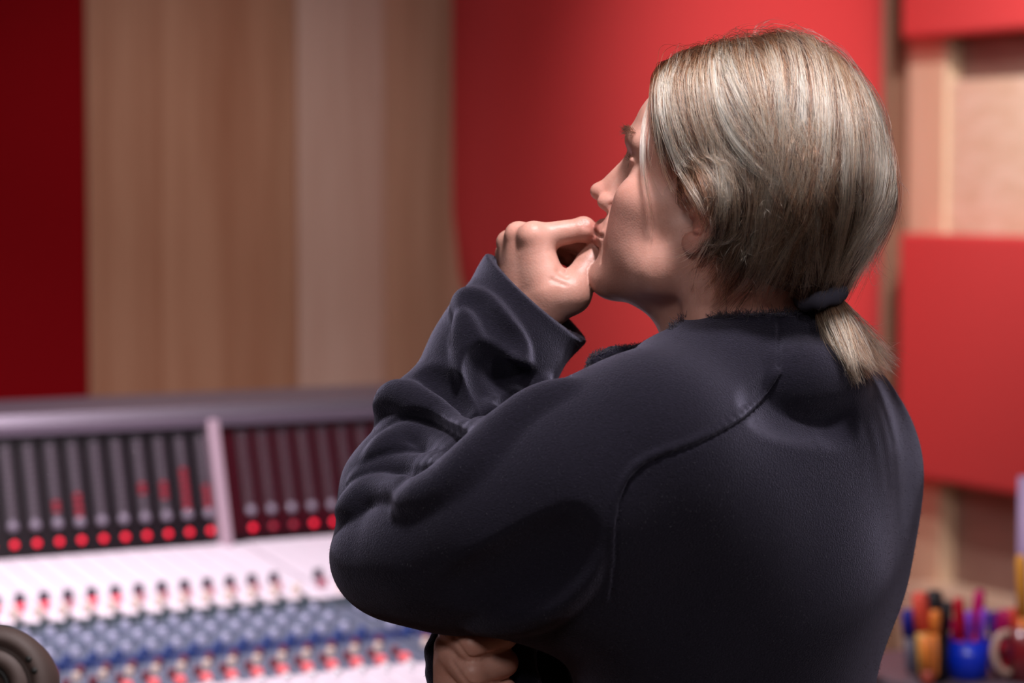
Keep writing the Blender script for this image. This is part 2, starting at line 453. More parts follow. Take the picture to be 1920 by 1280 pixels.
rows = [(.290, 0, 'dark', 'K'), (.335, -.0125, 'rose', 'b'), (.372, .006, 'cream', 'K'), (.420, .0, 'green', 'k'), (.450, .008, 'green', 'k'),
        (.482, -.010, 'blue', 'k'), (.510, .010, 'slate', 'k'), (.540, -.010, 'blue', 'k'), (.570, .010, 'slate', 'k'), (.600, -.009, 'blue', 'k'),
        (.630, .008, 'navy', 'k'), (.658, -.008, 'navy', 'k'), (.692, .008, 'maroon', 'k'), (.722, -.008, 'cream', 'k'), (.750, .008, 'maroon', 'k'), (.785, .007, 'salmon', 'b'), (.825, -.004, 'white', 'k')]
nk = 0
for t, ds, kind, form in rows:
    for i in range(-20, 26):
        p = CP(chan_s(i) + ds, t, zt(t))
        q = proj(p)
        if not (-25 < q[0] < 850 and q[1] < 1300): continue
        if form in 'kK':
            place('knob', (KM if form == 'k' else KM2)[kind], p, AS)
        else: place('button', BTN['rosedim' if kind == 'rose' and i not in (-6, -5, -4, -3, -2, -1, 1, 2) else kind], p + EZ * .004, AS)
        nk += 1

# ================================================================== sideboard with pens, lower right
TZ_ = .795
SB = Wp(1790, 1262, 3.95)
desk = empty('sideboard', (SB[0], SB[1], 0))
tag(desk, 'dark grey sideboard top under the pens at lower right', 'sideboard')
M_desk = plain('grey_laminate', '#6a5c64', .5, noise=.08, nscale=30)
M_carc = plain('dark_carcass', '#3a3438', .6)
TZ_ = SB[2]
def dpart(name, c, e, mat, bev=.003):
    bm = bmesh.new(); box_bm(bm, c, e, RX, bev)
    o = link(name, bm_mesh(name, bm), mat, desk); o.matrix_parent_inverse = Matrix.Translation(-Vector(desk.location)); return o
DC = SB + E1 * .34 + E2 * .05
dpart('worktop', DC * np.array([1, 1, 0]) + EZ * (TZ_ - .015), (.46, .26, .015), M_desk)
dpart('carcass', DC * np.array([1, 1, 0]) + EZ * ((TZ_ - .03) / 2), (.44, .24, (TZ_ - .03) / 2), M_carc)
def at_desk(px, d):
    """foot point on the worktop below image column px, at distance d"""
    r = FW + (px - 960) / F * RT
    # solve for the row whose sight line meets the worktop at distance d
    py = 640 - ((TZ_ - CAM[2]) / d - FW[2]) / UP[2] * F
    return Wp(px, py, d)
def cup(name, px, d, r, h, mat, label, cat, group=None):
    p = at_desk(px, d); o = empty(name, p); tag(o, label, cat, group)
    me = lathe_mesh(name + '_wall', [(r * .88, .001), (r * .92, .001), (r, h), (r * .9, h), (r * .82, .006), (.0005, .006)], 24)
    link('wall', me, mat, o); 
    link('rim', tube_mesh('rim', [(r * .96 * math.cos(a), r * .96 * math.sin(a), h) for a in np.linspace(0, 2 * math.pi, 24, endpoint=False)], .0018, 6, True), mat, o)
    return p
def pen(name, foot, top, r, mat, capmat, label, cat='pen', group=None, capfrac=.4, tip=True):
    foot, top = np.asarray(foot), np.asarray(top)
    L = np.linalg.norm(top - foot); o = empty(name, foot)
    o.rotation_euler = Vector(top - foot).to_track_quat('Z', 'Y').to_euler(); tag(o, label, cat, group)
    b = L * (1 - capfrac)
    link('barrel', lathe_mesh('barrel', [(r * .35, 0), (r * .9, L * .07), (r * .9, b)], 12), mat, o)
    link('cap', lathe_mesh('cap', [(r, b - .004), (r, L * .95), (r * .72, L)], 12), capmat, o)
    if tip: 
        bm = bmesh.new(); box_bm(bm, (r * 1.15, 0, b + L * capfrac * .5), (r * .18, r * .3, L * capfrac * .4)); link('clip', bm_mesh('clip', bm), capmat, o)
    return o
c_blue = plain('blue_plastic', '#0a34d8', .35, trans=0.0, coat=.2); c_vio = plain('violet_plastic', '#8a4ad8', .4)
c_redp = plain('red_plastic', '#c8102e', .35); c_mag = plain('magenta_plastic', '#c40a6a', .4); c_blk = plain('black_plastic', '#17141a', .45)
c_org = plain('orange_plastic', '#f08a3c', .4); c_yel = plain('ochre_plastic', '#c89a4a', .45); c_cor = plain('coral_plastic', '#e2503e', .4)
c_navy = plain('navy_plastic', '#1b1f8c', .4); c_gry = plain('grey_plastic', '#5a5464', .45); c_rust = plain('rust_plastic', '#a8483a', .45)
c_glass = plain('pale_glazed', '#c9a898', .25, coat=.5); c_pur = plain('lavender_plastic', '#b9a0c8', .5)
c_prim = plain('violet_rim', '#a050e0', .4)
def px2m(n, d): return n * d / F
dd = 3.92
# blue pot packed with pens
pb = cup('pen_pot', 1813, dd, px2m(42, dd), px2m(72, dd), c_blue, 'bright blue plastic pen pot holding red and violet pens', 'pen pot')
for k, (x, ytop, m1, m2, txt) in enumerate([(1797, 1120, c_redp, c_redp, 'red pen with blunt cap at the left side of the blue pot'),
        (1838, 1106, c_redp, c_mag, 'tallest red and magenta pen in the blue pot'),
        (1818, 1145, c_mag, c_vio, 'short violet capped pen in the middle of the blue pot'),
        (1846, 1140, c_blue, c_vio, 'pale violet pen at the right rim of the blue pot'),
        (1786, 1160, c_vio, c_mag, 'short magenta pen at the left rim of the blue pot')]):
    d = dd + (-.012, .006, .012, .0, .008)[k]
    f = at_desk(1813 + (x - 1813) * .5, d); f[2] += .008
    pen('pen', f, Wp(x, ytop, d), (.0085, .0085, .007, .007, .006)[k], m1, m2, txt, 'pen', 'pens in the blue pot', .5)
# black tool cup with orange-handled tools
pk = cup('tool_cup', 1748, dd - .03, px2m(31, dd), px2m(88, dd), c_blk, 'black cup beside the blue pen pot, holding markers and cutters', 'cup')
fk = lambda x, d: at_desk(1748 + (x - 1748) * .5, d) + EZ * .008
pen('marker', fk(1726, dd - .05), Wp(1724, 1110, dd - .05), .013, c_yel, c_cor, 'thick marker with coral red cap in the black cup', 'marker', 'markers in the black cup', .42, False)
pen('marker', fk(1752, dd - .022), Wp(1752, 1106, dd - .022), .0135, c_blk, c_blk, 'thick black marker standing tallest in the black cup', 'marker', 'markers in the black cup', .45, False)
pen('marker', fk(1770, dd - .002), Wp(1776, 1126, dd + .006), .010, c_blk, c_blk, 'black marker leaning right in the black cup', 'marker', 'markers in the black cup', .45, False)
pen('marker', fk(1752, dd - .05), Wp(1753, 1143, dd - .056), .0100, c_org, c_org, 'short orange marker in front of the tall black one', 'marker', 'markers in the black cup', .3, False)
pk2 = Wp(1740, 1262, dd - .10); pk2[2] = TZ_
pen('cutter', at_desk(1740, dd - .075) + EZ * .001, Wp(1738, 1192, dd - .075), .0112, c_rust, c_org, 'orange handled cutter standing in front of the black cup', 'cutter', None, .62, False)
# navy and grey items left of the cup
pen('marker', at_desk(1710, dd + .02) + EZ * .001, Wp(1703, 1142, dd + .02), .0115, c_gry, c_navy, 'marker with navy cap and grey barrel left of the black cup', 'marker', None, .38, False)
# navy and crimson pens at the right
pen('pen', at_desk(1866, dd + .03) + EZ * .001, Wp(1868, 1145, dd + .03), .010, c_navy, c_navy, 'navy pen right of the blue pot', 'pen', None, .4)
pen('pen', at_desk(1882, dd + .02) + EZ * .001, Wp(1884, 1142, dd + .02), .011, c_redp, c_mag, 'crimson and magenta pen left of the orange pencil', 'pen', None, .45)
# mug with handle, orange pencil inside
pm_ = at_desk(1935, dd - .02); mg = empty('mug', pm_); tag(mg, 'dark red mug with pale handle at the right edge', 'mug')
link('wall', lathe_mesh('mug_wall', [(.036, .001), (.040, .001), (.042, .09), (.038, .09), (.036, .006), (.0005, .006)], 28), plain('mug_red', '#7a1820', .3, coat=.5), mg)
hp = catmull([(-.038, -.012, .080), (-.058, -.018, .074), (-.066, -.020, .050), (-.056, -.018, .022), (-.038, -.012, .014)], 16)
link('handle', tube_mesh('handle', hp, .0062, 10), c_glass, mg)
pen('pencil', pm_ + np.array([-.012, 0, .008]), Wp(1914, 1040, dd - .02), .0085, c_org, plain('amber_paint', '#f0a63c', .4), 'tall orange pencil standing in the mug at the right edge', 'pencil', None, .5, False)
pen('pencil', pm_ + np.array([-.004, .02, .008]), Wp(1898, 1140, dd), .008, c_cor, c_cor, 'short coral pencil leaning in the mug', 'pencil', None, .5, False)
rl = at_desk(1922, dd + .22); o = empty('paper_roll', rl); tag(o, 'lavender paper roll standing upright behind the mug', 'paper roll')
link('roll', lathe_mesh('roll', [(.016, 0), (.016, .30), (.005, .30), (.005, .29)], 20), c_pur, o)

# ================================================================== dark rounded housing at the lower left corner
M_hous = plain('brown_black_plastic', '#453632', .65, noise=.12, nscale=60)
M_hole = plain('socket_black', '#070606', .6)
hc = Wp(-18, 1292, 1.85)
hs = empty('round_housing', (hc[0], hc[1], 0)); tag(hs, 'dark brown rounded plastic housing on an added stand in the lower left corner', 'equipment')  # unidentified housing; pole and foot are added to hold it up
A_h = np.stack([RT, UP * .98 + FW * .2, -FW * .98 + UP * .2], 1); A_h[:, 2] = np.cross(A_h[:, 0], A_h[:, 1])
def hpart(name, me, mat):
    me.transform(Matrix(np.vstack([np.hstack([A_h, (hc - np.array([hc[0], hc[1], 0]))[:, None]]), [0, 0, 0, 1]]).tolist()))
    return link(name, me, mat, hs)
R0 = px2m(122, 1.85)
hpart('shell', lathe_mesh('shell', [(R0 * .80, -.05), (R0 * .97, -.03), (R0, -.008), (R0 * .97, .004), (R0 * .86, .012), (R0 * .72, .013), (R0 * .68, .008), (R0 * .62, .008), (R0 * .58, .014), (R0 * .40, .016), (R0 * .36, .010), (R0 * .1, .006)], 48), M_hous)
hpart('socket', lathe_mesh('socket', [(R0 * .35, .0), (R0 * .35, .0135), (R0 * .30, .0145), (R0 * .26, .008), (R0 * .05, .006)], 32), M_hole)
for a in (.62, .36):
    me = lathe_mesh('screw', [(.0025, 0), (.0025, .0022), (.0015, .003)], 10); me.transform(Matrix.Translation((R0 * .76 * math.cos(a), R0 * .76 * math.sin(a), .011)))
    hpart('screw', me, M_hole)
link('added_pole', tube_mesh('added_pole', [(0, .03, .02), (0, .03, hc[2] - R0 * .5)], .014, 12), M_hous, hs)
link('foot', lathe_mesh('foot', [(.14, 0), (.14, .012), (.02, .022)], 28), M_hous, hs)

# ================================================================== the person
# ---- signed-distance sculpting: fields on a rectilinear grid, meshed with surface nets
class Field:
    def __init__(s, xs, ys, zs):
        s.c = [np.asarray(a, np.float32) for a in (xs, ys, zs)]
        s.v = np.full([len(a) for a in s.c], 0.3, np.float32)
        s.m = 0.012
    def block(s, lo, hi):
        sl = []
        for a, l, h in zip(s.c, lo, hi):
            i, j = np.searchsorted(a, l), np.searchsorted(a, h)
            if j <= i: return None, None
            sl.append(slice(i, j))
        return tuple(sl), (s.c[0][sl[0]][:, None, None], s.c[1][sl[1]][None, :, None], s.c[2][sl[2]][None, None, :])
    def apply(s, prim, k=0.0, op='u'):
        fn, lo, hi = prim
        m = k + s.m
        sl, P = s.block(lo - m, hi + m)
        if sl is None: return
        d = fn(*P).astype(np.float32); a = s.v[sl]
        if op == 'u':
            if k > 0:
                h = np.clip(0.5 + 0.5 * (a - d) / k, 0, 1)
                s.v[sl] = a + (d - a) * h - k * h * (1 - h)
            else: s.v[sl] = np.minimum(a, d)
        else:
            d = -d
            if k > 0:
                h = np.clip(0.5 + 0.5 * (d - a) / k, 0, 1)
                s.v[sl] = a + (d - a) * h + k * h * (1 - h)
            else: s.v[sl] = np.maximum(a, d)
    def add(s, p, k=0.0): s.apply(p, k, 'u')
    def sub(s, p, k=0.0): s.apply(p, k, 's')
    def blur(s, n, z0=-9.0):
        k0 = int(np.searchsorted(s.c[2], z0))
        a = np.minimum(s.v[:, :, k0:], .05)
        for r in (n, n):
            for ax in range(3):
                c = np.cumsum(np.pad(a, [(r + 1, r) if x == ax else (0, 0) for x in range(3)], mode='edge'), axis=ax, dtype=np.float32)
                L = a.shape[ax]
                hi = np.take(c, range(2 * r + 1, 2 * r + 1 + L), ax); lo = np.take(c, range(0, L), ax)
                a = (hi - lo) / (2 * r + 1)
        s.v[:, :, k0:] = a
    def sample(s, P):
        P = np.asarray(P, np.float32)
        ix = []
        for a in range(3):
            t = np.interp(P[..., a], s.c[a], np.arange(len(s.c[a])))
            i = np.clip(t.astype(int), 0, len(s.c[a]) - 2); ix.append((i, t - i))
        (i, u), (j, v), (k, w) = ix; V = s.v
        return ((V[i, j, k] * (1 - w) + V[i, j, k + 1] * w) * (1 - v) + (V[i, j + 1, k] * (1 - w) + V[i, j + 1, k + 1] * w) * v) * (1 - u) + \
               ((V[i + 1, j, k] * (1 - w) + V[i + 1, j, k + 1] * w) * (1 - v) + (V[i + 1, j + 1, k] * (1 - w) + V[i + 1, j + 1, k + 1] * w) * v) * u
    def grad(s, P, e=0.003):
        g = np.stack([s.sample(P + np.eye(3)[a] * e) - s.sample(P - np.eye(3)[a] * e) for a in range(3)], -1)
        return g / np.maximum(np.linalg.norm(g, axis=-1, keepdims=True), 1e-6)
    def depth(s, pxy, d0=1.9, d1=2.45, n=276):
        """distance of the first surface along the sight lines pxy (N,2); misses get the closest approach"""
        pxy = np.atleast_2d(pxy).astype(float)
        ds = np.linspace(d0, d1, n)
        r = FW + ((pxy[:, 0] - 960) / F)[:, None] * RT - ((pxy[:, 1] - 640) / F)[:, None] * UP
        P = CAM + ds[None, :, None] * r[:, None, :]
        V = s.sample(P)
        neg = V < 0
        hit = neg.any(1); i = np.where(hit, neg.argmax(1), V.argmin(1)); i = np.clip(i, 1, n - 1)
        a, b = V[np.arange(len(i)), i - 1], V[np.arange(len(i)), i]
        t = np.where(hit & (a > 0), a / np.maximum(a - b, 1e-9), 0.0)
        return ds[i - 1] + t * (ds[1] - ds[0])
    def mesh(s):
        V = s.v; S = V < 0
        A = np.zeros([n - 1 for n in V.shape], np.uint8)
        for i in (0, 1):
            for j in (0, 1):
                for k in (0, 1):
                    A += S[i:V.shape[0] - 1 + i, j:V.shape[1] - 1 + j, k:V.shape[2] - 1 + k]
        act = np.argwhere((A > 0) & (A < 8)).astype(np.int32)
        n = len(act)
        acc = np.zeros((n, 3), np.float32); cnt = np.zeros(n, np.float32)
        corner = {}
        for i in (0, 1):
            for j in (0, 1):
                for k in (0, 1):
                    corner[i, j, k] = V[act[:, 0] + i, act[:, 1] + j, act[:, 2] + k]
        for ax in range(3):
            for p in (0, 1):
                for q in (0, 1):
                    c0 = [p, q]; c0.insert(ax, 0); c1 = [p, q]; c1.insert(ax, 1)
                    a, b = corner[tuple(c0)], corner[tuple(c1)]
                    m = (a < 0) != (b < 0)
                    t = np.where(m, a / np.where(m, a - b, 1), 0)
                    off = np.array(c0, np.float32)[None, :].repeat(n, 0); off[:, ax] = t
                    acc += off * m[:, None]; cnt += m
        loc = act + acc / cnt[:, None]
        P = np.stack([np.interp(loc[:, a], np.arange(len(s.c[a])), s.c[a]) for a in range(3)], 1)
        idx = np.full(A.shape, -1, np.int32); idx[act[:, 0], act[:, 1], act[:, 2]] = np.arange(n)
        quads = []
        for ax in range(3):
            sl0 = [slice(None)] * 3; sl1 = [slice(None)] * 3
            sl0[ax] = slice(0, -1); sl1[ax] = slice(1, None)
            a, b = S[tuple(sl0)], S[tuple(sl1)]
            e = np.argwhere(a != b)
            o1, o2 = [x for x in range(3) if x != ax]
            e = e[(e[:, o1] > 0) & (e[:, o2] > 0) & (e[:, o1] < V.shape[o1] - 1) & (e[:, o2] < V.shape[o2] - 1)]
            flip = a[e[:, 0], e[:, 1], e[:, 2]]
            def cell(d1, d2):
                c = e.copy(); c[:, o1] -= d1; c[:, o2] -= d2
                return idx[c[:, 0], c[:, 1], c[:, 2]]
            q = np.stack([cell(1, 1), cell(0, 1), cell(0, 0), cell(1, 0)], 1)
            if ax == 1: flip = ~flip
            q[~flip] = q[~flip][:, ::-1]
            quads.append(q)
        Q = np.vstack(quads); Q = Q[(Q >= 0).all(1)]
        return P, Q

def cone(a, b, ra, rb=None):
    a, b = np.asarray(a, float), np.asarray(b, float); rb = ra if rb is None else rb
    ab = b - a; L = max(ab @ ab, 1e-12)
    def fn(X, Y, Z):
        t = np.clip(((X - a[0]) * ab[0] + (Y - a[1]) * ab[1] + (Z - a[2]) * ab[2]) / L, 0, 1)
        return np.sqrt((X - a[0] - t * ab[0]) ** 2 + (Y - a[1] - t * ab[1]) ** 2 + (Z - a[2] - t * ab[2]) ** 2) - (ra + t * (rb - ra))
    lo = np.minimum(a - ra, b - rb); hi = np.maximum(a + ra, b + rb)
    return fn, lo, hi
def ell(c, r, R=None):
    c, r = np.asarray(c, float), np.asarray(r, float); R = np.eye(3) if R is None else R
    def fn(X, Y, Z):
        x, y, z = X - c[0], Y - c[1], Z - c[2]
        q = [(x * R[0, i] + y * R[1, i] + z * R[2, i]) / r[i] for i in range(3)]
        k0 = np.sqrt(q[0] ** 2 + q[1] ** 2 + q[2] ** 2)
        k1 = np.sqrt((q[0] / r[0]) ** 2 + (q[1] / r[1]) ** 2 + (q[2] / r[2]) ** 2)
        return k0 * (k0 - 1) / np.maximum(k1, 1e-6)
    e = np.sqrt((R ** 2) @ (r ** 2))
    return fn, c - e, c + e
def half(p, n, lo, hi):
    """half space on the side n points to, limited to the box lo..hi"""
    p, n = np.asarray(p, float), np.asarray(n, float); n = n / np.linalg.norm(n)
    return (lambda X, Y, Z: -((X - p[0]) * n[0] + (Y - p[1]) * n[1] + (Z - p[2]) * n[2])), np.asarray(lo, float), np.asarray(hi, float)
def chain(fd, pts, rad, k=0.0, op='u'):
    for i in range(len(pts) - 1):
        fd.apply(cone(pts[i], pts[i + 1], rad[i], rad[i + 1]), k, op)
def axis(*parts):
    out = [np.arange(a, b, s) for a, b, s in parts]
    return np.concatenate(out)

# ---- head frame: x forward, y to the person's left, z up, origin midway between the ears
D0 = 2.15
yaw, pit, rol, HS = 0.365, 0.265, 0.0254, 0.985
hf = np.array([-math.cos(yaw) * math.cos(pit), math.sin(yaw) * math.cos(pit), math.sin(pit)])
hl = np.array([-math.sin(yaw), -math.cos(yaw), 0.0]); hu = np.cross(hf, hl)
hl, hu = math.cos(rol) * hl + math.sin(rol) * hu, math.cos(rol) * hu - math.sin(rol) * hl
HR = np.stack([hf, hl, hu], 1)
HO = Wp(1348.5, 398.7, D0)
def H(x, y, z): return HO + HS * (HR @ np.array([x, y, z], float))
def toH(P): return (np.asarray(P) - HO) @ HR / HS
def hell(c, r, k, fd, op='u', both=True, rot=None):
    for sgn in ((1, -1) if (both and c[1] != 0) else (1,)):
        R = HR
        if rot is not None:
            a = rot * sgn; R = HR @ np.array([[math.cos(a), -math.sin(a), 0], [math.sin(a), math.cos(a), 0], [0, 0, 1]])
        fd.apply(ell(H(c[0], c[1] * sgn, c[2]), np.array(r) * HS, R), k, op)
def hcone(a, b, ra, rb, k, fd, op='u', both=True):
    for sgn in ((1, -1) if (both and (a[1] != 0 or b[1] != 0)) else (1,)):
        fd.apply(cone(H(a[0], a[1] * sgn, a[2]), H(b[0], b[1] * sgn, b[2]), ra * HS, rb * HS), k, op)

def build_body():
    fd = Field(axis((-0.16, 0.30, 0.0016), (0.30, 0.40, 0.004)), axis((1.98, 2.29, 0.0016), (2.29, 2.42, 0.004)),
               axis((1.10, 1.26, 0.0022), (1.26, 1.42, 0.004), (1.42, 1.735, 0.0015)))
    # torso and arms carry the head and hands (under the jacket)
    chain(fd, [Wp(1390, 700, 2.18), Wp(1420, 900, 2.19), Wp(1400, 1300, 2.20)], [.05, .07, .07], .03)
    chain(fd, [Wp(1420, 830, 2.19), Wp(1200, 870, 2.06), Wp(735, 1040, 2.09), Wp(930, 700, 2.195)], [.05, .05, .036, .028], .03)
    chain(fd, [Wp(1440, 830, 2.20), Wp(1590, 870, 2.28), Wp(1380, 1290, 2.34), Wp(880, 1330, 2.12)], [.05, .045, .036, .026], .03)
    # neck
    fd.add(cone(H(-.022, 0, -.005), Wp(1402, 700, 2.18), .056, .064), .03)
    # skull and face masses
    hell((-.010, 0, .056), (.092, .075, .077), .02, fd)
    hell((.040, 0, .056), (.056, .062, .056), .02, fd)
    hell((.040, 0, -.008), (.050, .060, .060), .02, fd)
    hell((.042, 0, -.050), (.048, .044, .044), .02, fd)
    hcone((.008, .048, -.036), (.026, .045, -.060), .016, .0150, .035, fd)
    hcone((.026, .045, -.060), (.080, .014, -.086), .0150, .012, .03, fd)
    hell((.084, 0, -.086), (.0175, .021, .0145), .012, fd)
    hell((.046, 0, -.066), (.045, .035, .028), .02, fd)
    hell((.055, .046, -.006), (.026, .018, .016), .022, fd)
    hell((.060, .033, -.034), (.023, .021, .028), .024, fd)
    hell((.079, 0, -.042), (.024, .026, .026), .012, fd)
    # neck muscles, throat
    fd.add(cone(H(-.022, .058, -.030), Wp(1290, 690, 2.13), .013, .015), .022)
    fd.add(cone(H(.020, 0, -.085), Wp(1292, 640, 2.165), .020, .020), .03)
    # brow, sockets, eyes
    hcone((.090, .010, .044), (.073, .044, .043), .0105, .0085, .012, fd)
    hell((.096, .032, .022), (.016, .019, .0120), .010, fd, 's')
    hell((.0710, .032, .023), (.0138, .0138, .0138), .004, fd)
    hcone((.0835, .022, .0285), (.0775, .046, .0265), .0022, .0022, .004, fd)
    hell((.0860, .033, .0200), (.0035, .012, .0032), .002, fd, 's')
    # nose
    hcone((.0905, 0, .028), (.1115, 0, -.010), .0064, .0080, .010, fd)
    hcone((.087, .006, .014), (.097, .010, -.015), .0075, .0075, .010, fd)
    hell((.1155, 0, -.0118), (.0082, .0088, .0074), .006, fd)
    hell((.1005, .0118, -.0185), (.0105, .0068, .0076), .004, fd)
    hell((.1085, .0066, -.0248), (.0062, .0034, .0040), .002, fd, 's')
    hell((.0895, .0190, -.0190), (.004, .0022, .008), .004, fd, 's')
    # mouth
    hcone((.1035, 0, -.0420), (.0925, .022, -.0465), .0060, .0040, .005, fd)
    hcone((.1010, 0, -.0550), (.0915, .020, -.0500), .0066, .0042, .005, fd)
    hcone((.1090, 0, -.0485), (.0935, .026, -.0485), .0016, .0014, .002, fd, 's')
    hell((.1060, 0, -.0670), (.0085, .018, .0050), .008, fd, 's')
    hcone((.0935, .0265, -.0485), (.0865, .0285, -.070), .0013, .0008, .004, fd, 's')
    hcone((.095, .0195, -.020), (.091, .0300, -.044), .0012, .0012, .005, fd, 's')
    # ear
    hell((-.012, .078, .002), (.0165, .0045, .027), .006, fd, rot=-.45)
    for sgn in (1, -1):
        hp = [(-.001, .074, .004), (.001, .077, .018), (-.006, .083, .031), (-.018, .089, .031), (-.027, .092, .018), (-.027, .091, .000), (-.020, .086, -.016), (-.010, .081, -.027)]
        chain(fd, [H(a, b * sgn, c) for a, b, c in catmull(hp, 22)], [.0034 * HS] * 22, .0012)
        ap = [(-.014, .087, .022), (-.020, .088, .010), (-.019, .087, -.006), (-.010, .083, -.015)]
        chain(fd, [H(a, b * sgn, c) for a, b, c in catmull(ap, 10)], [.0030 * HS] * 10, .0012)
    hell((-.0085, .086, .001), (.0085, .006, .011), .003, fd, 's')
    hell((.001, .0765, -.002), (.0042, .0050, .0062), .003, fd)
    hell((-.005, .0795, -.0270), (.0095, .0050, .0100), .004, fd)
    hell((-.0085, .083, -.0150), (.0045, .0038, .0035), .003, fd)
    hell((-.0035, .084, -.0105), (.0035, .004, .0030), .002, fd, 's')
    # ---- left hand, closed in front of the mouth (own field, so that it touches the face without melting into it)
    hx = [a[(a > lo) & (a < hi)] for a, lo, hi in zip(fd.c, Wp(880, 660, 2.1), Wp(1220, 360, 2.34))]
    hd = Field(*hx)
    hd.add(cone(Wp(930, 700, 2.195), Wp(992, 600, 2.222), .028, .026), 0)
    wr = Wp(992, 596, 2.223)
    mcp = [Wp(1000, 446, 2.191), Wp(972, 441, 2.208), Wp(955, 455, 2.227), Wp(950, 476, 2.243)]
    car = [Wp(1003, 575, 2.203), Wp(990, 575, 2.213), Wp(980, 580, 2.223), Wp(972, 585, 2.233)]
    for m, c, r in zip(mcp, car, (.0128, .0125, .0118, .0105)):
        hd.add(cone(c, m, .0150, r), .010)
    hd.add(cone(wr, Wp(985, 560, 2.220), .026, .024), .015)
    hd.add(ell(Wp(995, 515, 2.217), (.022, .030, .034)), .015)
    fing = [
        ([mcp[0], Wp(1094, 430, 2.195), Wp(1130, 446, 2.203), Wp(1122, 478, 2.205)], (.0125, .0106, .0090, .0074)),
        ([mcp[1], Wp(1066, 444, 2.221), Wp(1112, 470, 2.221), Wp(1092, 502, 2.213)], (.0122, .0105, .0090, .0074)),
        ([mcp[2], Wp(1042, 466, 2.245), Wp(1090, 496, 2.240), Wp(1064, 524, 2.227)], (.0115, .0100, .0086, .0070)),
        ([mcp[3], Wp(1022, 495, 2.263), Wp(1056, 528, 2.255), Wp(1030, 540, 2.240)], (.0103, .0088, .0078, .0064))]
    for pts, rad in fing:
        chain(hd, pts, rad, .0025)
        for p, r in list(zip(pts, rad))[1:3]:
            hd.add(ell(p, (r * 1.07,) * 3), .003)
    hd.add(ell(mcp[0] + np.array([0, -.002, .002]), (.0135, .0135, .0128)), .006)
    # thumb with its web
    th = [Wp(1012, 584, 2.197), Wp(1070, 550, 2.188), Wp(1108, 493, 2.202), Wp(1130, 456, 2.208)]
    chain(hd, th, (.0215, .0172, .0128, .0095), .006)
    hd.add(ell(th[1], (.0175, .0175, .0175)), .006)
    hd.add(cone(Wp(1012, 478, 2.191), Wp(1030, 545, 2.187), .0140, .0190), .010)
    # creases at the web and thumb base
    for a, b, r in (((1046, 508), (1064, 520), .0007), ((1034, 524), (1060, 535), .0006), ((1052, 486), (1062, 512), .0007), ((1088, 412), (1096, 428), .0006), ((1097, 411), (1103, 428), .0005)):
        dd = hd.depth([a, b], 2.1, 2.34)
        hd.sub(cone(Wp(*a, dd[0]), Wp(*b, dd[1]), r, r * .5), .003)
    sl, _ = fd.block([a[0] - 1e-5 for a in hx], [a[-1] + 1e-5 for a in hx])
    fd.v[sl] = np.minimum(fd.v[sl], hd.v)
    # ---- right hand, tucked under the left elbow
    q = 2.075
    chain(fd, [Wp(862, 1330, q + .02), Wp(852, 1215, q + .012)], (.026, .018), .012)
    chain(fd, [Wp(852, 1182, q + .006), Wp(886, 1208, q - .014), Wp(944, 1190, q)], (.0140, .0150, .0130), .002)
    chain(fd, [Wp(850, 1228, q + .004), Wp(888, 1262, q - .013), Wp(944, 1242, q + .001)], (.0140, .0150, .0130), .002)
    chain(fd, [Wp(864, 1284, q + .004), Wp(902, 1316, q - .010), Wp(942, 1296, q + .004)], (.0140, .0148, .0130), .002)
    for pts in ([(850, 1192), (868, 1220), (884, 1234), (915, 1226), (950, 1214)], [(848, 1240), (870, 1272), (890, 1286), (940, 1272)]):
        cc = catmull(pts, 16); dc = fd.depth(cc)
        chain(fd, [Wp(x, y, z) for (x, y), z in zip(cc, dc)], [.0013] * 16, .0015, 's')
    chain(fd, [Wp(846, 1168, q + .012), Wp(905, 1168, q + .010), Wp(962, 1164, q + .004)], (.0130, .0130, .0085), .003)
    return fd

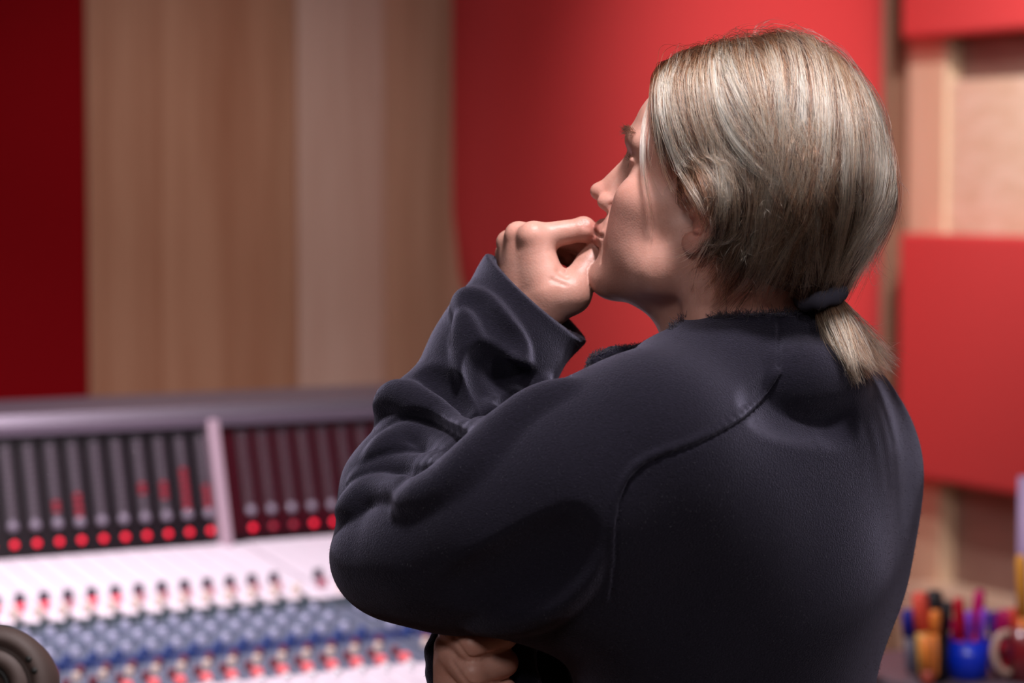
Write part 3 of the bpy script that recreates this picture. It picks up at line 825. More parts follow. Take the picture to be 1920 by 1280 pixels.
def build_jacket():
    fd = Field(axis((-0.175, 0.40, 0.0022)), axis((1.895, 2.42, 0.0024)), axis((0.86, 1.12, 0.012), (1.12, 1.565, 0.0021)))
    tf = np.array([-.707, .707, 0]); tl = np.array([-.707, -.707, 0]); TR = np.stack([tf, tl, np.array([0, 0, 1.0])], 1)
    # trunk
    fd.m = .045
    fd.add(ell(Wp(1412, 960, 2.185), (.118, .168, .200), TR), 0)
    fd.add(ell(Wp(1345, 1310, 2.19), (.108, .142, .30), TR), .06)
    fd.add(ell(Wp(1362, 1700, 2.20), (.12, .165, .30), TR), .06)
    # shoulders
    fd.add(cone(Wp(1440, 700, 2.185), Wp(1564, 850, 2.275), .062, .058), .05)
    fd.add(ell(Wp(1567, 890, 2.26), (.058, .062, .085)), .05)
    fd.add(cone(Wp(1400, 735, 2.16), Wp(1215, 842, 2.05), .066, .078), .05)
    fd.add(cone(Wp(1480, 820, 2.15), Wp(1320, 930, 2.08), .080, .085), .05)
    # upper arm
    chain(fd, [Wp(1215, 850, 2.045), Wp(1080, 925, 2.045), Wp(930, 985, 2.055), Wp(800, 1040, 2.07), Wp(725, 1058, 2.085)],
          [.082, .086, .080, .058, .046], .03)
    fd.add(cone(Wp(1200, 1010, 2.105), Wp(1400, 1090, 2.150), .100, .110), .06)
    fd.add(cone(Wp(1556, 900, 2.26), Wp(1552, 1060, 2.25), .058, .055), .06)
    # sleeve fall under the arm towards the side
    fd.add(cone(Wp(1100, 1075, 2.06), Wp(880, 1110, 2.065), .040, .026), .04)
    fd.add(cone(Wp(1080, 1080, 2.07), Wp(1240, 1180, 2.10), .055, .06), .05)
    fd.blur(5, 1.14)
    fd.m = .012
    # forearm
    FA = [Wp(712, 1040, 2.09), Wp(752, 925, 2.12), Wp(835, 800, 2.155), Wp(925, 672, 2.192), Wp(1012, 550, 2.222), Wp(1035, 518, 2.230)]
    f2 = Field(*fd.c)
    chain(f2, FA, [.043, .050, .051, .055, .0565, .0565], .02)
    f2.add(ell(Wp(770, 770, 2.155), (.029, .030, .022)), .018)        # bunched cloth
    f2.add(ell(Wp(905, 590, 2.190), (.022, .03, .022)), .02)
    ax = FA[4] - FA[3]; ax /= np.linalg.norm(ax)
    cutn = .66 * RT + .75 * UP - .12 * FW
    f2.sub(half(Wp(1003, 553, 2.222), cutn, Wp(1012, 550, 2.222) - .13, Wp(1012, 550, 2.222) + .13), .002)
    inn = [FA[4] - ax * .045, FA[4] + ax * .02]
    f2.sub(cone(inn[0], inn[1], .040, .0525), .002)
    # merge forearm with a tight crease at the elbow fold
    k = .010
    h = np.clip(.5 + .5 * (fd.v - f2.v) / k, 0, 1)
    fd.v = fd.v + (f2.v - fd.v) * h - k * h * (1 - h)
    del f2
    # right forearm across the belly and its cuff beside the right hand
    chain(fd, [Wp(1560, 900, 2.28), Wp(1390, 1290, 2.34), Wp(1010, 1290, 2.20), Wp(905, 1285, 2.150)], [.055, .055, .052, .046], .02)
    chain(fd, [Wp(842, 1178, 2.105), Wp(824, 1222, 2.100), Wp(828, 1262, 2.097), Wp(850, 1320, 2.090)], [.013, .0125, .0135, .020], .004)
    chain(fd, [Wp(986, 1172, 2.100), Wp(976, 1230, 2.098), Wp(985, 1320, 2.095)], [.010, .011, .02], .01)
    # collar: a funnel around the neck, hollow, cut open towards the front
    fd.add(cone(Wp(1415, 735, 2.185), Wp(1414, 568, 2.168), .098, .0665), .022)
    top = Wp(1414, 583, 2.168)
    fd.sub(half(top, np.array([-.03, 0.02, 1.0]), top - np.array([.12, .12, .02]), top + np.array([.12, .12, .06])), .0015)
    fd.sub(cone(Wp(1405, 690, 2.178), Wp(1412, 540, 2.166), .060, .0625), .002)
    fd.sub(ell(Wp(1238, 596, 2.19), (.037, .08, .040)), .006)
    # open collar end that stands out in front of the throat
    chain(fd, [Wp(1300, 690, 2.17), Wp(1215, 668, 2.165), Wp(1150, 672, 2.165), Wp(1116, 686, 2.160)], [.018, .0115, .0100, .0080], .006)
    return fd

def jacket_folds(fd):
    def run(pts, r, k, op, off=0.0, n=14, dz=0.0):
        c = catmull(pts, n); d = fd.depth(c)
        # keep the curve on one sheet of cloth
        d = np.convolve(np.pad(d, 2, mode='edge'), np.ones(5) / 5, 'valid')
        P = [Wp(x, y, q + off) for (x, y), q in zip(c, d)]
        t = np.linspace(0, 1, n); rr = r * np.sqrt(np.clip(np.sin(np.pi * (0.06 + 0.88 * t)), 0, 1))
        chain(fd, P, rr, k, op)
    R = lambda p, r=.010, k=.014, off=.004, **q: run(p, r, k, 'u', off, **q)
    G = lambda p, r=.006, k=.012, off=-.001, **q: run(p, r, k, 's', off, **q)
    # forearm
    R([(872, 562), (905, 600), (940, 650), (962, 688)], .013, .018, .006)
    G([(880, 548), (925, 605), (975, 645)], .005, .016)
    R([(868, 600), (880, 660), (884, 720), (890, 760)], .009, .014, .004)
    G([(908, 672), (918, 700), (916, 740)], .010, .018, -.004)
    G([(930, 700), (965, 716), (995, 724)], .006, .016, -.002)
    G([(800, 700), (835, 735), (862, 765)], .008, .016)
    R([(715, 762), (745, 740), (800, 765), (850, 800), (880, 815)], .009, .014, .004)
    G([(728, 808), (775, 800), (830, 822), (885, 838)], .009, .012)
    R([(700, 850), (760, 822), (820, 835), (862, 850)], .009, .012, .004)
    G([(672, 888), (730, 862), (790, 858), (850, 858)], .006, .010)
    R([(664, 902), (730, 880), (800, 872), (845, 872)], .007, .010, .003)
    G([(648, 930), (700, 905), (780, 890), (835, 886)], .006, .010)
    R([(645, 960), (700, 928), (770, 915)], .009, .014, .004)
    # edge of the upper sleeve
    for p in ((905, 800), (926, 768), (962, 742), (1010, 722)):
        d = fd.depth([p])[0]
        fd.add(ell(Wp(p[0], p[1], d + .005), (.013, .014, .009)), .008)
    G([(912, 782), (940, 784), (975, 770)], .005, .008)
    G([(935, 752), (970, 752), (1005, 742)], .004, .008)
    R([(1060, 730), (980, 775), (900, 850), (840, 905), (760, 940)], .010, .02, .006)
    # under the arm
    R([(900, 1166), (1000, 1130), (1070, 1070), (1110, 1005)], .020, .012, .0165)
    G([(830, 1145), (950, 1108), (1040, 1052), (1085, 985)], .030, .020, -.0282)
    # back: pull lines below the collar
    G([(1440, 750), (1500, 746), (1565, 752), (1600, 780)], .024, .022, -.0240)
    R([(1450, 716), (1500, 714), (1585, 720)], .022, .022, .0215)
    # seams
    for pts in ([(1462, 600), (1460, 650), (1461, 690)],
                [(1462, 706), (1440, 738), (1395, 785), (1310, 832), (1225, 864), (1185, 895), (1164, 940), (1155, 1000), (1153, 1060), (1144, 1128)]):
        c = catmull(pts, 60); d = fd.depth(c)
        d = np.convolve(np.pad(d, 1, mode='edge'), np.ones(3) / 3, 'valid')
        P = [Wp(x, y, q) for (x, y), q in zip(c, d)]
        if len(pts) > 3: chain(fd, [p + np.array([-.0026, .0016, .0030]) for p in P], [.0022] * 60, .005)
        chain(fd, P, [.0012] * 60, .002, 's')

# ---- hair: real strands laid over a hull that follows the skull
def build_hull():
    fd = Field(axis((.02, .40, .003)), axis((1.98, 2.36, .003)), axis((1.38, 1.77, .003)))
    hell((-.008, 0, .060), (.102, .088, .090), .02, fd)
    fd.add(cone(H(.045, 0, .098), H(-.02, 0, .118), .034, .036), .03)
    fd.add(ell(Wp(1530, 325, 2.145), (.047, .070, .073)), .03)
    fd.add(cone(Wp(1544, 400, 2.13), Wp(1538, 548, 2.12), .040, .011), .04)
    chain(fd, [Wp(1440, 280, 2.126), Wp(1430, 440, 2.128), Wp(1450, 525, 2.125)], [.056, .050, .028], .04)
    fd.add(cone(Wp(1480, 370, 2.105), Wp(1512, 515, 2.12), .050, .016), .04)
    fd.add(cone(Wp(1480, 405, 2.17), Wp(1505, 495, 2.16), .053, .022), .04)
    chain(fd, [Wp(1400, 380, 2.085), Wp(1360, 470, 2.085), Wp(1322, 552, 2.098)], [.02, .012, .008], .02)
    chain(fd, [Wp(1420, 470, 2.09), Wp(1400, 560, 2.098)], [.02, .008], .02)
    fd.add(ell(H(-.016, .084, .014), (.024, .017, .027), HR), .012)
    # lattice of surface distances, for laying the strands
    gx, gy = np.arange(1170, 1730, 4.0), np.arange(30, 640, 4.0)
    X, Y = np.meshgrid(gx, gy, indexing='ij')
    Dm = fd.depth(np.stack([X.ravel(), Y.ravel()], 1), 2.0, 2.30, 120).reshape(X.shape)
    def dmap(S):
        u = np.clip((S[..., 0] - gx[0]) / 4, 0, len(gx) - 1.001); v = np.clip((S[..., 1] - gy[0]) / 4, 0, len(gy) - 1.001)
        i, j = u.astype(int), v.astype(int); u, v = u - i, v - j
        return (Dm[i, j] * (1 - v) + Dm[i, j + 1] * v) * (1 - u) + (Dm[i + 1, j] * (1 - v) + Dm[i + 1, j + 1] * v) * u
    fd.dmap = dmap
    return fd

def hair_curves(name, strands, radius, tone, mat, parent, tip=0.25):
    """strands: (N, K, 3) world points; radius (N,), tone (N,)"""
    N, K, _ = strands.shape
    hc = bpy.data.hair_curves.new(name)
    hc.add_curves([K] * N)
    hc.attributes['position'].data.foreach_set('vector', strands.astype(np.float32).ravel()) if 'position' in hc.attributes else hc.points.foreach_set('position', strands.astype(np.float32).ravel())
    t = np.linspace(0, 1, K)
    prof = np.where(t < .6, 1, 1 - (1 - tip) * (t - .6) / .4)
    rad = (radius[:, None] * prof[None, :]).astype(np.float32)
    ra = hc.attributes.get('radius') or hc.attributes.new('radius', 'FLOAT', 'POINT')
    ra.data.foreach_set('value', rad.ravel())
    ta = hc.attributes.new('tone', 'FLOAT', 'CURVE'); ta.data.foreach_set('value', tone.astype(np.float32))
    hc.materials.append(mat)
    o = bpy.data.objects.new(name, hc); COL.objects.link(o); o.parent = parent
    return o

def hair_mat(name, dark, mid, light, rough=0.32, root=0.55):
    m = bpy.data.materials.new(name); m.use_nodes = True
    nt = m.node_tree; nt.nodes.remove(nt.nodes['Principled BSDF'])
    out = nt.nodes['Material Output']
    hb = nt.nodes.new('ShaderNodeBsdfHairPrincipled'); hb.parametrization = 'COLOR'
    hb.inputs['Roughness'].default_value = rough; hb.inputs['Radial Roughness'].default_value = 0.45; hb.inputs['IOR'].default_value = 1.48
    at = nt.nodes.new('ShaderNodeAttribute'); at.attribute_name = 'tone'
    hi = nt.nodes.new('ShaderNodeHairInfo')
    rp = nt.nodes.new('ShaderNodeValToRGB'); e = rp.color_ramp.elements
    e[0].color = lin(dark); e[1].color = lin(light); n = e.new(0.5); n.color = lin(mid)
    # darker grown-out roots, bleached lengths
    mr = nt.nodes.new('ShaderNodeMapRange'); mr.inputs[1].default_value = 0.0; mr.inputs[2].default_value = 0.35
    mr.inputs[3].default_value = root; mr.inputs[4].default_value = 1.0
    mu = nt.nodes.new('ShaderNodeMath'); mu.operation = 'MULTIPLY'
    nt.links.new(hi.outputs['Intercept'], mr.inputs[0])
    nt.links.new(at.outputs['Fac'], mu.inputs[0]); nt.links.new(mr.outputs[0], mu.inputs[1])
    nt.links.new(mu.outputs[0], rp.inputs['Fac']); nt.links.new(rp.outputs['Color'], hb.inputs['Color'])
    nt.links.new(hb.outputs[0], out.inputs['Surface'])
    return m

K = 20
def sheet(guides, hull, n, clumps, lift, spread=5.0, cut=(0.7, 1.0), clump_r=0.8, wave=2.0, tone=(0.2, 0.8), seed=0, weights=None):
    """strands blended between neighbouring guide lines (pixel polylines) and laid on the hull.
    lift: (min,max) height above the hull in metres at mid length"""
    g = np.random.default_rng(seed)
    G = np.stack([catmull(q, K) for q in guides])              # (M,K,2)
    M = len(G)
    cu = np.sort(g.uniform(0, M - 1 - 1e-6, clumps))           # clump positions
    ctone = tone[0] + (tone[1] - tone[0]) * g.uniform(0, 1, clumps) ** 1.7; clift = g.uniform(*lift, clumps); ccut = g.uniform(*cut, clumps)
    cshift = g.normal(0, 1, (clumps, 2)) * spread * 1.2
    ci = g.integers(0, clumps, n)
    u = np.clip(cu[ci] + g.normal(0, .5 * (M - 1) / clumps, n), 0, M - 1 - 1e-6)
    i = u.astype(int); w = (u - i)[:, None, None]
    S = G[i] * (1 - w) + G[i + 1] * w                          # own path
    ic = cu.astype(int); wc = (cu - ic)[:, None, None]
    Cp = (G[ic] * (1 - wc) + G[ic + 1] * wc)[ci]
    t = np.linspace(0, 1, K)
    pull = (clump_r * np.clip(t * 1.6, 0, 1) ** 1.0)[None, :, None]
    S = S * (1 - pull) + Cp * pull
    S = S + (cshift[ci][:, None, :]) * np.clip(t * 1.5, 0, 1)[None, :, None]
    amp = g.normal(0, 1, (n, 2)); ph = g.uniform(0, 6.28, n); fr = g.uniform(.5, 1.6, n)
    cw = g.normal(0, 1, (clumps, 2)) * spread * .8; cph = g.uniform(0, 6.28, clumps); cfr = g.uniform(.5, 1.2, clumps)
    S = S + (cw[ci])[:, None, :] * (t[None, :] * np.sin(cph[ci][:, None] + cfr[ci][:, None] * 6.28 * t[None, :]))[..., None]
    S = S + g.normal(0, spread * .42, (n, 1, 2)) * (1.0 - .75 * clump_r * np.clip(t * 1.5, 0, 1))[None, :, None] + amp[:, None, :] * (wave * (0.3 + t)[None, :, None]) * np.sin(ph[:, None] + fr[:, None] * 6.28 * t[None, :])[:, :, None]
    c = np.clip(ccut[ci] + g.normal(0, .05, n), .25, 1.0)
    tt = t[None, :] * c[:, None] * (K - 1); k0 = np.clip(tt.astype(int), 0, K - 2); f = (tt - k0)[..., None]
    r = np.arange(n)[:, None]
    S = S[r, k0] * (1 - f) + S[r, k0 + 1] * f
    d = hull.dmap(S)
    # smooth depth along each strand
    for _ in range(3):
        d[:, 1:-1] = .25 * d[:, :-2] + .5 * d[:, 1:-1] + .25 * d[:, 2:]
    h = np.clip(clift[ci] + g.normal(0, .0016, n), -.006, .03)
    hh = h[:, None] * (np.clip(t * 5, 0, 1) * 1.0)[None, :]
    P = CAM + d[..., None] * (FW + ((S[..., 0] - 960) / F)[..., None] * RT - ((S[..., 1] - 640) / F)[..., None] * UP)
    N = hull.grad(P, .006)
    P = P + N * hh[..., None]
    for _ in range(2):                                         # nothing floats off the head
        dv = hull.sample(P); P = P - N * np.maximum(dv - hh - .001, 0)[..., None]
    tn = np.clip(ctone[ci] + g.normal(0, .22, n), 0, 1)
    return P, tn
def mirror(P, hull):
    q = toH(P.reshape(-1, 3)); q[:, 1] *= -1
    q = HO + HS * (q @ HR.T)
    for _ in range(3):                                         # bring them back to just above the hull
        d = hull.sample(q)
        q = q - hull.grad(q, .006) * np.clip(d - .002, -.02, .04)[:, None]
    return q.reshape(P.shape)
def free(guides3, n, spread, tone, seed, cut=(0.6, 1.0), wave=.0015, fan=1.0):
    """strands around 3-D guide lines"""
    g = np.random.default_rng(seed); out = []; tn = []
    t = np.linspace(0, 1, K)
    for q in guides3:
        P = catmull(q, K)
        o = g.normal(0, 1, (n, 3)) * spread
        S = P[None] + o[:, None, :] * (0.5 + fan * t)[None, :, None]
        amp = g.normal(0, wave, (n, 3)); ph = g.uniform(0, 6.28, n)
        S = S + amp[:, None, :] * (t[None, :, None]) * np.sin(ph[:, None] + 7 * t[None, :])[:, :, None]
        c = g.uniform(*cut, n); tt = t[None, :] * c[:, None] * (K - 1); k0 = np.clip(tt.astype(int), 0, K - 2); f = (tt - k0)[..., None]
        S = S[np.arange(n)[:, None], k0] * (1 - f) + S[np.arange(n)[:, None], k0 + 1] * f
        out.append(S); tn.append(np.clip(g.uniform(*tone) + g.normal(0, .12, n), 0, 1))
    return np.vstack(out), np.concatenate(tn)

A_ = [[(1236, 205), (1290, 290), (1370, 385), (1450, 480), (1525, 556)],
      [(1234, 150), (1310, 215), (1400, 325), (1480, 450), (1530, 556)],
      [(1262, 104), (1350, 170), (1440, 300), (1505, 430), (1536, 556)],
      [(1330, 82), (1420, 140), (1500, 270), (1535, 410), (1542, 552)],
      [(1400, 66), (1490, 115), (1570, 240), (1575, 400), (1550, 550)],
      [(1450, 62), (1545, 112), (1615, 225), (1622, 385), (1560, 546)],
      [(1490, 70), (1592, 150), (1648, 260), (1640, 385), (1564, 545)],
      [(1510, 76), (1610, 170), (1664, 290), (1648, 385), (1568, 545)]]
B_ = [[(1242, 122), (1236, 180), (1246, 250), (1262, 322)],
      [(1255, 108), (1250, 190), (1272, 270), (1305, 335)],
      [(1285, 95), (1270, 180), (1295, 270), (1335, 350), (1372, 405)],
      [(1320, 86), (1305, 180), (1325, 270), (1360, 340), (1400, 400)],
      [(1345, 84), (1338, 160), (1355, 240), (1405, 305), (1458, 335)],
      [(1365, 82), (1375, 150), (1415, 235), (1448, 300), (1468, 380)],
      [(1400, 70), (1420, 150), (1440, 240), (1450, 335), (1420, 450), (1400, 520)],
      [(1440, 60), (1478, 110), (1484, 200), (1472, 300), (1445, 430), (1430, 540)],
      [(1470, 66), (1515, 125), (1530, 235), (1525, 350), (1515, 470), (1522, 535)],
      [(1500, 75), (1560, 145), (1592, 255), (1592, 370), (1565, 480), (1548, 548)],
      [(1512, 80), (1605, 175), (1648, 285), (1648, 370), (1590, 470), (1558, 545)],
      [(1520, 84), (1620, 180), (1668, 300), (1666, 375), (1612, 455), (1568, 535)]]
C_ = [[(1318, 190), (1340, 290), (1348, 380), (1330, 435), (1298, 470), (1225, 487)],
      [(1345, 180), (1366, 290), (1372, 395), (1345, 455), (1312, 505), (1300, 545)],
      [(1378, 180), (1398, 295), (1398, 410), (1366, 480), (1330, 545)],
      [(1412, 180), (1430, 300), (1425, 420), (1390, 495), (1352, 552)],
      [(1450, 180), (1464, 300), (1452, 420), (1425, 490), (1400, 545)],
      [(1490, 180), (1502, 300), (1482, 430), (1460, 500), (1446, 545)],
      [(1530, 190), (1540, 320), (1515, 450), (1505, 510), (1502, 540)]]

def build_hair(person):
    hull = build_hull()
    blond = hair_mat('blond_hair', '#190b06', '#855036', '#ffdcb0', .24)
    S, T, R = [], [], []
    def put(P, t, r):
        S.append(P); T.append(t); R.append(np.full(len(P), r) * rng.uniform(.8, 1.2, len(P)))
    # under layer combed back to the tie
    P, t = sheet(A_, hull, 7000, 80, (-.004, .003), 10, (1, 1), .6, 4, (.0, .36), 1); put(P, t, .00018)
    put(mirror(P[::4], hull), t[::4], .00018)
    # lower side layer, in separate locks
    P, t = sheet(C_, hull, 2400, 120, (-.001, .009), 12, (.6, 1.0), .95, 3, (.08, .85), 2); put(P, t, .00018)
    # over the top of the ear
    P, t = sheet([[(1262, 190), (1284, 300), (1304, 360), (1322, 392)], [(1290, 190), (1312, 310), (1332, 380), (1346, 425)], [(1320, 190), (1343, 320), (1354, 400), (1346, 455)], [(1350, 190), (1376, 330), (1380, 410), (1362, 470)]], hull, 1000, 22, (.002, .007), 7, (.7, 1), .7, 4, (.08, .6), 22); put(P, t, .00015)
    # dark hair at the temple
    P, t = sheet([[(1240, 150), (1240, 210), (1250, 270), (1260, 330)], [(1262, 150), (1262, 220), (1275, 285), (1290, 345)], [(1290, 160), (1290, 230), (1305, 290), (1318, 335)]], hull, 1500, 26, (-.006, .003), 6, (.75, 1.0), .5, 3, (.0, .15), 23); put(P, t, .00014)
    # long loose top layer
    P, t = sheet(B_[:5], hull, 1500, 90, (.001, .009), 9, (.5, 1.0), .95, 2.5, (.0, .62), 3); put(P, t, .00020)
    P, t = sheet(B_[4:], hull, 3200, 190, (.001, .011), 11, (.42, 1.0), .95, 2.5, (.0, .8), 33); put(P, t, .00020)
    put(mirror(P[::4], hull), t[::4], .00018)
    # blond streaks on top; glossy highlights also put into their tone
    P, t = sheet(B_[5:], hull, 800, 40, (.008, .013), 11, (.5, .95), .95, 2.5, (.85, 1.0), 4); put(P, t, .00024)
    P, t = sheet(C_, hull, 420, 30, (.006, .011), 11, (.6, 1.0), .95, 3, (.7, 1.0), 46); put(P, t, .00020)
    P, t = sheet(B_[6:], hull, 420, 26, (.009, .013), 12, (.8, 1.0), .95, 3, (.75, 1.0), 47); put(P, t, .00020)
    P, t = sheet(B_[1:5], hull, 260, 14, (.008, .012), 10, (.6, .95), .95, 3, (.75, 1.0), 44); put(P, t, .00022)
    P, t = sheet([B_[4], [(1352, 84), (1350, 165), (1380, 250), (1430, 310), (1470, 350)], B_[5]], hull, 480, 14, (.008, .013), 9, (.7, 1), .93, 3, (.9, 1.0), 5); put(P, t, .00024)
    # locks falling across the others
    P, t = sheet([[(1462, 230), (1456, 340), (1418, 445), (1366, 532)], [(1505, 230), (1498, 350), (1455, 470), (1420, 560)], [(1555, 240), (1534, 370), (1488, 480), (1452, 556)]], hull, 520, 34, (.007, .013), 16, (.6, 1), .95, 3, (.15, 1.0), 61); put(P, t, .00020)
    P, t = sheet([[(1395, 230), (1428, 320), (1468, 400), (1488, 480)], [(1440, 230), (1484, 325), (1528, 415), (1545, 500)], [(1520, 200), (1560, 300), (1580, 400), (1560, 500)]], hull, 360, 24, (.007, .013), 16, (.5, 1), .95, 3, (.15, 1.0), 62); put(P, t, .00020)
    # crossing, untidy hairs
    P, t = sheet(A_[1:], hull, 900, 160, (.005, .013), 14, (.35, .9), .3, 12, (.3, .95), 6); put(P, t, .00011)
    P, t = sheet(B_[2:], hull, 700, 300, (.006, .02), 16, (.4, 1.0), .2, 18, (.4, 1.0), 8); put(P, t, .00011)
    P, t = sheet(C_, hull, 260, 120, (.006, .016), 16, (.5, 1.05), .2, 18, (.5, 1.0), 9); put(P, t, .00011)
    # short broken ends in paler tones
    g0 = np.random.default_rng(77); n0 = 420
    q0 = np.stack([g0.uniform(1300, 1660, n0), g0.uniform(250, 540, n0)], 1)
    q0 = q0[(q0[:, 0] < 1680 - np.abs(q0[:, 1] - 350) * .55) & (q0[:, 0] > 1310 + np.abs(q0[:, 1] - 480) * .1)]
    ang = g0.normal(1.2, .8, len(q0)); Ls = g0.uniform(12, 38, len(q0)); bend = g0.normal(0, 7, len(q0)); tk = np.linspace(0, 1, K)
    dx = np.stack([np.cos(ang), np.sin(ang)], 1); nx = np.stack([-dx[:, 1], dx[:, 0]], 1)
    pp = q0[:, None] + dx[:, None] * (Ls[:, None] * tk)[..., None] + nx[:, None] * (bend[:, None] * np.sin(tk * 2.2))[..., None]
    dpt = hull.dmap(pp) - (.008 + .012 * tk[None, :] * g0.uniform(.2, 1, len(q0))[:, None])
    put(CAM + dpt[..., None] * (FW + ((pp[..., 0] - 960) / F)[..., None] * RT - ((pp[..., 1] - 640) / F)[..., None] * UP), g0.uniform(.6, 1, len(q0)), .00012)
    hair = hair_curves('hair', np.vstack(S), np.concatenate(R), np.concatenate(T), blond, person)
    # loose wisps: by the face, over the crown, behind the neck
    near = lambda q: [Wp(x, y, d) for x, y, d in q]
    g3 = [near([(1234, 150, 2.14), (1210, 220, 2.12), (1204, 300, 2.10), (1214, 370, 2.095), (1222, 420, 2.10), (1214, 462, 2.105)])]
    P1, t1 = free(g3, 26, .0014, (.85, 1), 11, (.6, 1), .002, .8)
    g4 = [near([(1238, 170, 2.12), (1222, 240, 2.10), (1226, 310, 2.09), (1244, 380, 2.09)]),
          near([(1330, 400, 2.06), (1312, 455, 2.06), (1270, 484, 2.065), (1205, 490, 2.08)]),
          near([(1345, 430, 2.06), (1310, 480, 2.06), (1290, 520, 2.07), (1296, 600, 2.09)])]
    P2, t2 = free(g4, 12, .0022, (.7, 1), 12, (.5, 1), .004, 1.2)
    g5 = [near([(1405, 85, 2.14), (1420, 52, 2.14), (1450, 50, 2.15), (1472, 70, 2.15)]),
          near([(1380, 80, 2.15), (1392, 58, 2.14), (1440, 62, 2.12), (1490, 100, 2.10)]),
          near([(1460, 80, 2.15), (1520, 70, 2.14), (1600, 140, 2.13), (1655, 230, 2.13)]),
          near([(1500, 80, 2.15), (1580, 100, 2.15), (1640, 190, 2.14), (1668, 290, 2.13)]),
          near([(1340, 84, 2.13), (1380, 66, 2.12), (1420, 74, 2.10), (1450, 110, 2.08)]),
          near([(1640, 330, 2.12), (1672, 360, 2.12), (1684, 400, 2.12), (1690, 440, 2.12)]),
          near([(1630, 360, 2.12), (1668, 340, 2.12), (1690, 350, 2.12), (1692, 372, 2.12)]),
          near([(1620, 420, 2.12), (1640, 460, 2.12), (1650, 500, 2.12), (1680, 530, 2.12)]),
          near([(1600, 440, 2.12), (1625, 490, 2.12), (1640, 520, 2.12), (1650, 525, 2.12)])]
    P3, t3 = free(g5, 10, .0030, (.5, 1), 13, (.5, 1), .004, 1.4)
    P = np.vstack([P1, P2, P3]); t = np.concatenate([t1, t2, t3])
    hair_curves('hair_wisps', P, np.full(len(P), .00012), t, blond, person)
    # ponytail
    base = Wp(1548, 561, 2.110)
    g = np.random.default_rng(21); n = 2600
    ends = [(1592, 722, 2.085), (1610, 715, 2.07), (1632, 706, 2.085), (1655, 694, 2.10), (1680, 686, 2.10), (1664, 700, 2.08), (1640, 690, 2.06), (1604, 690, 2.05), (1618, 700, 2.12)]
    E = np.array([Wp(*e) for e in ends]); pick = g.integers(0, len(E), n)
    a = g.uniform(0, 6.28, n); rr = .012 * np.sqrt(g.uniform(0, 1, n))
    side = np.array([.92, 0, .38]); back = np.array([0, 1.0, 0])
    st = base + (np.cos(a) * rr)[:, None] * side + (np.sin(a) * rr)[:, None] * back
    en = E[pick] + g.normal(0, .0035, (n, 3))
    mid = (st * .55 + en * .45) + (np.cos(a) * rr * .9)[:, None] * side + (np.sin(a) * rr * .9)[:, None] * back + np.array([.0, -.004, -.006])
    t = np.linspace(0, 1, K)[None, :, None]
    c = g.uniform(.78, 1.03, n)[:, None, None] * t
    S = (1 - c) ** 2 * st[:, None] + 2 * c * (1 - c) * mid[:, None] + c ** 2 * en[:, None]
    tn = np.clip(g.normal(.55, .28, n) + .2 * np.sin(pick * 2.1), 0, 1)
    gw = [near([(1556, 572, 2.12), (1590, 606, 2.12), (1625, 616, 2.12), (1662, 610 + 9 * i, 2.12 + .01 * i)]) for i in range(3)] + \
         [near([(1566, 590, 2.12), (1605, 640, 2.11), (1645, 650, 2.11), (1690, 642 + 14 * i, 2.11)]) for i in range(3)]
    P4, t4 = free(gw, 9, .0022, (.7, 1), 14, (.6, 1), .003, 1.5)
    hair_curves('ponytail', np.vstack([S, P4]), np.concatenate([np.full(n, .00017), np.full(len(P4), .00011)]), np.concatenate([tn, t4]), blond, person)
    # scalp mass below the strands
    cap = Field(*hull.c); cap.v = hull.v + .0075
    lo, hi = H(0, 0, 0) - .3, H(0, 0, 0) + .3
    cap.sub(half(H(.0, 0, .0), HR @ np.array([.8, 0, -.6]), lo, hi), .004)
    cap.sub(ell(H(.012, .085, -.012), np.array([.034, .05, .036]), HR), .006)
    cap.sub(ell(H(.012, -.085, -.012), np.array([.034, .05, .036]), HR), .006)
    cap.sub(half(Wp(1400, 520, 2.1), np.array([-.35, 0, -1.0]), lo, Wp(1505, 300, 2.4)), .006)
    v, f = cap.mesh()
    mcap = plain('hair_mass', '#3b2a1e', .7, noise=.4, nscale=300)
    link('hair_mass', mesh_np('hair_mass', v, f), mcap, person)
    # tie
    ring = []
    cc = Wp(1540, 556, 2.108)
    for i in range(24):
        q = 2 * math.pi * i / 24
        ring.append(cc + .0168 * math.cos(q) * np.array([.96, 0, .22]) + .0172 * math.sin(q) * np.array([.05, .98, .1]))
    tie = plain('tie_cloth', '#2a2937', .9, noise=.3, nscale=500)
    link('hair_tie', tube_mesh('hair_tie', ring, [.0078 + .0012 * math.sin(i * 1.9) for i in range(24)], 12, True), tie, person)
    return hull

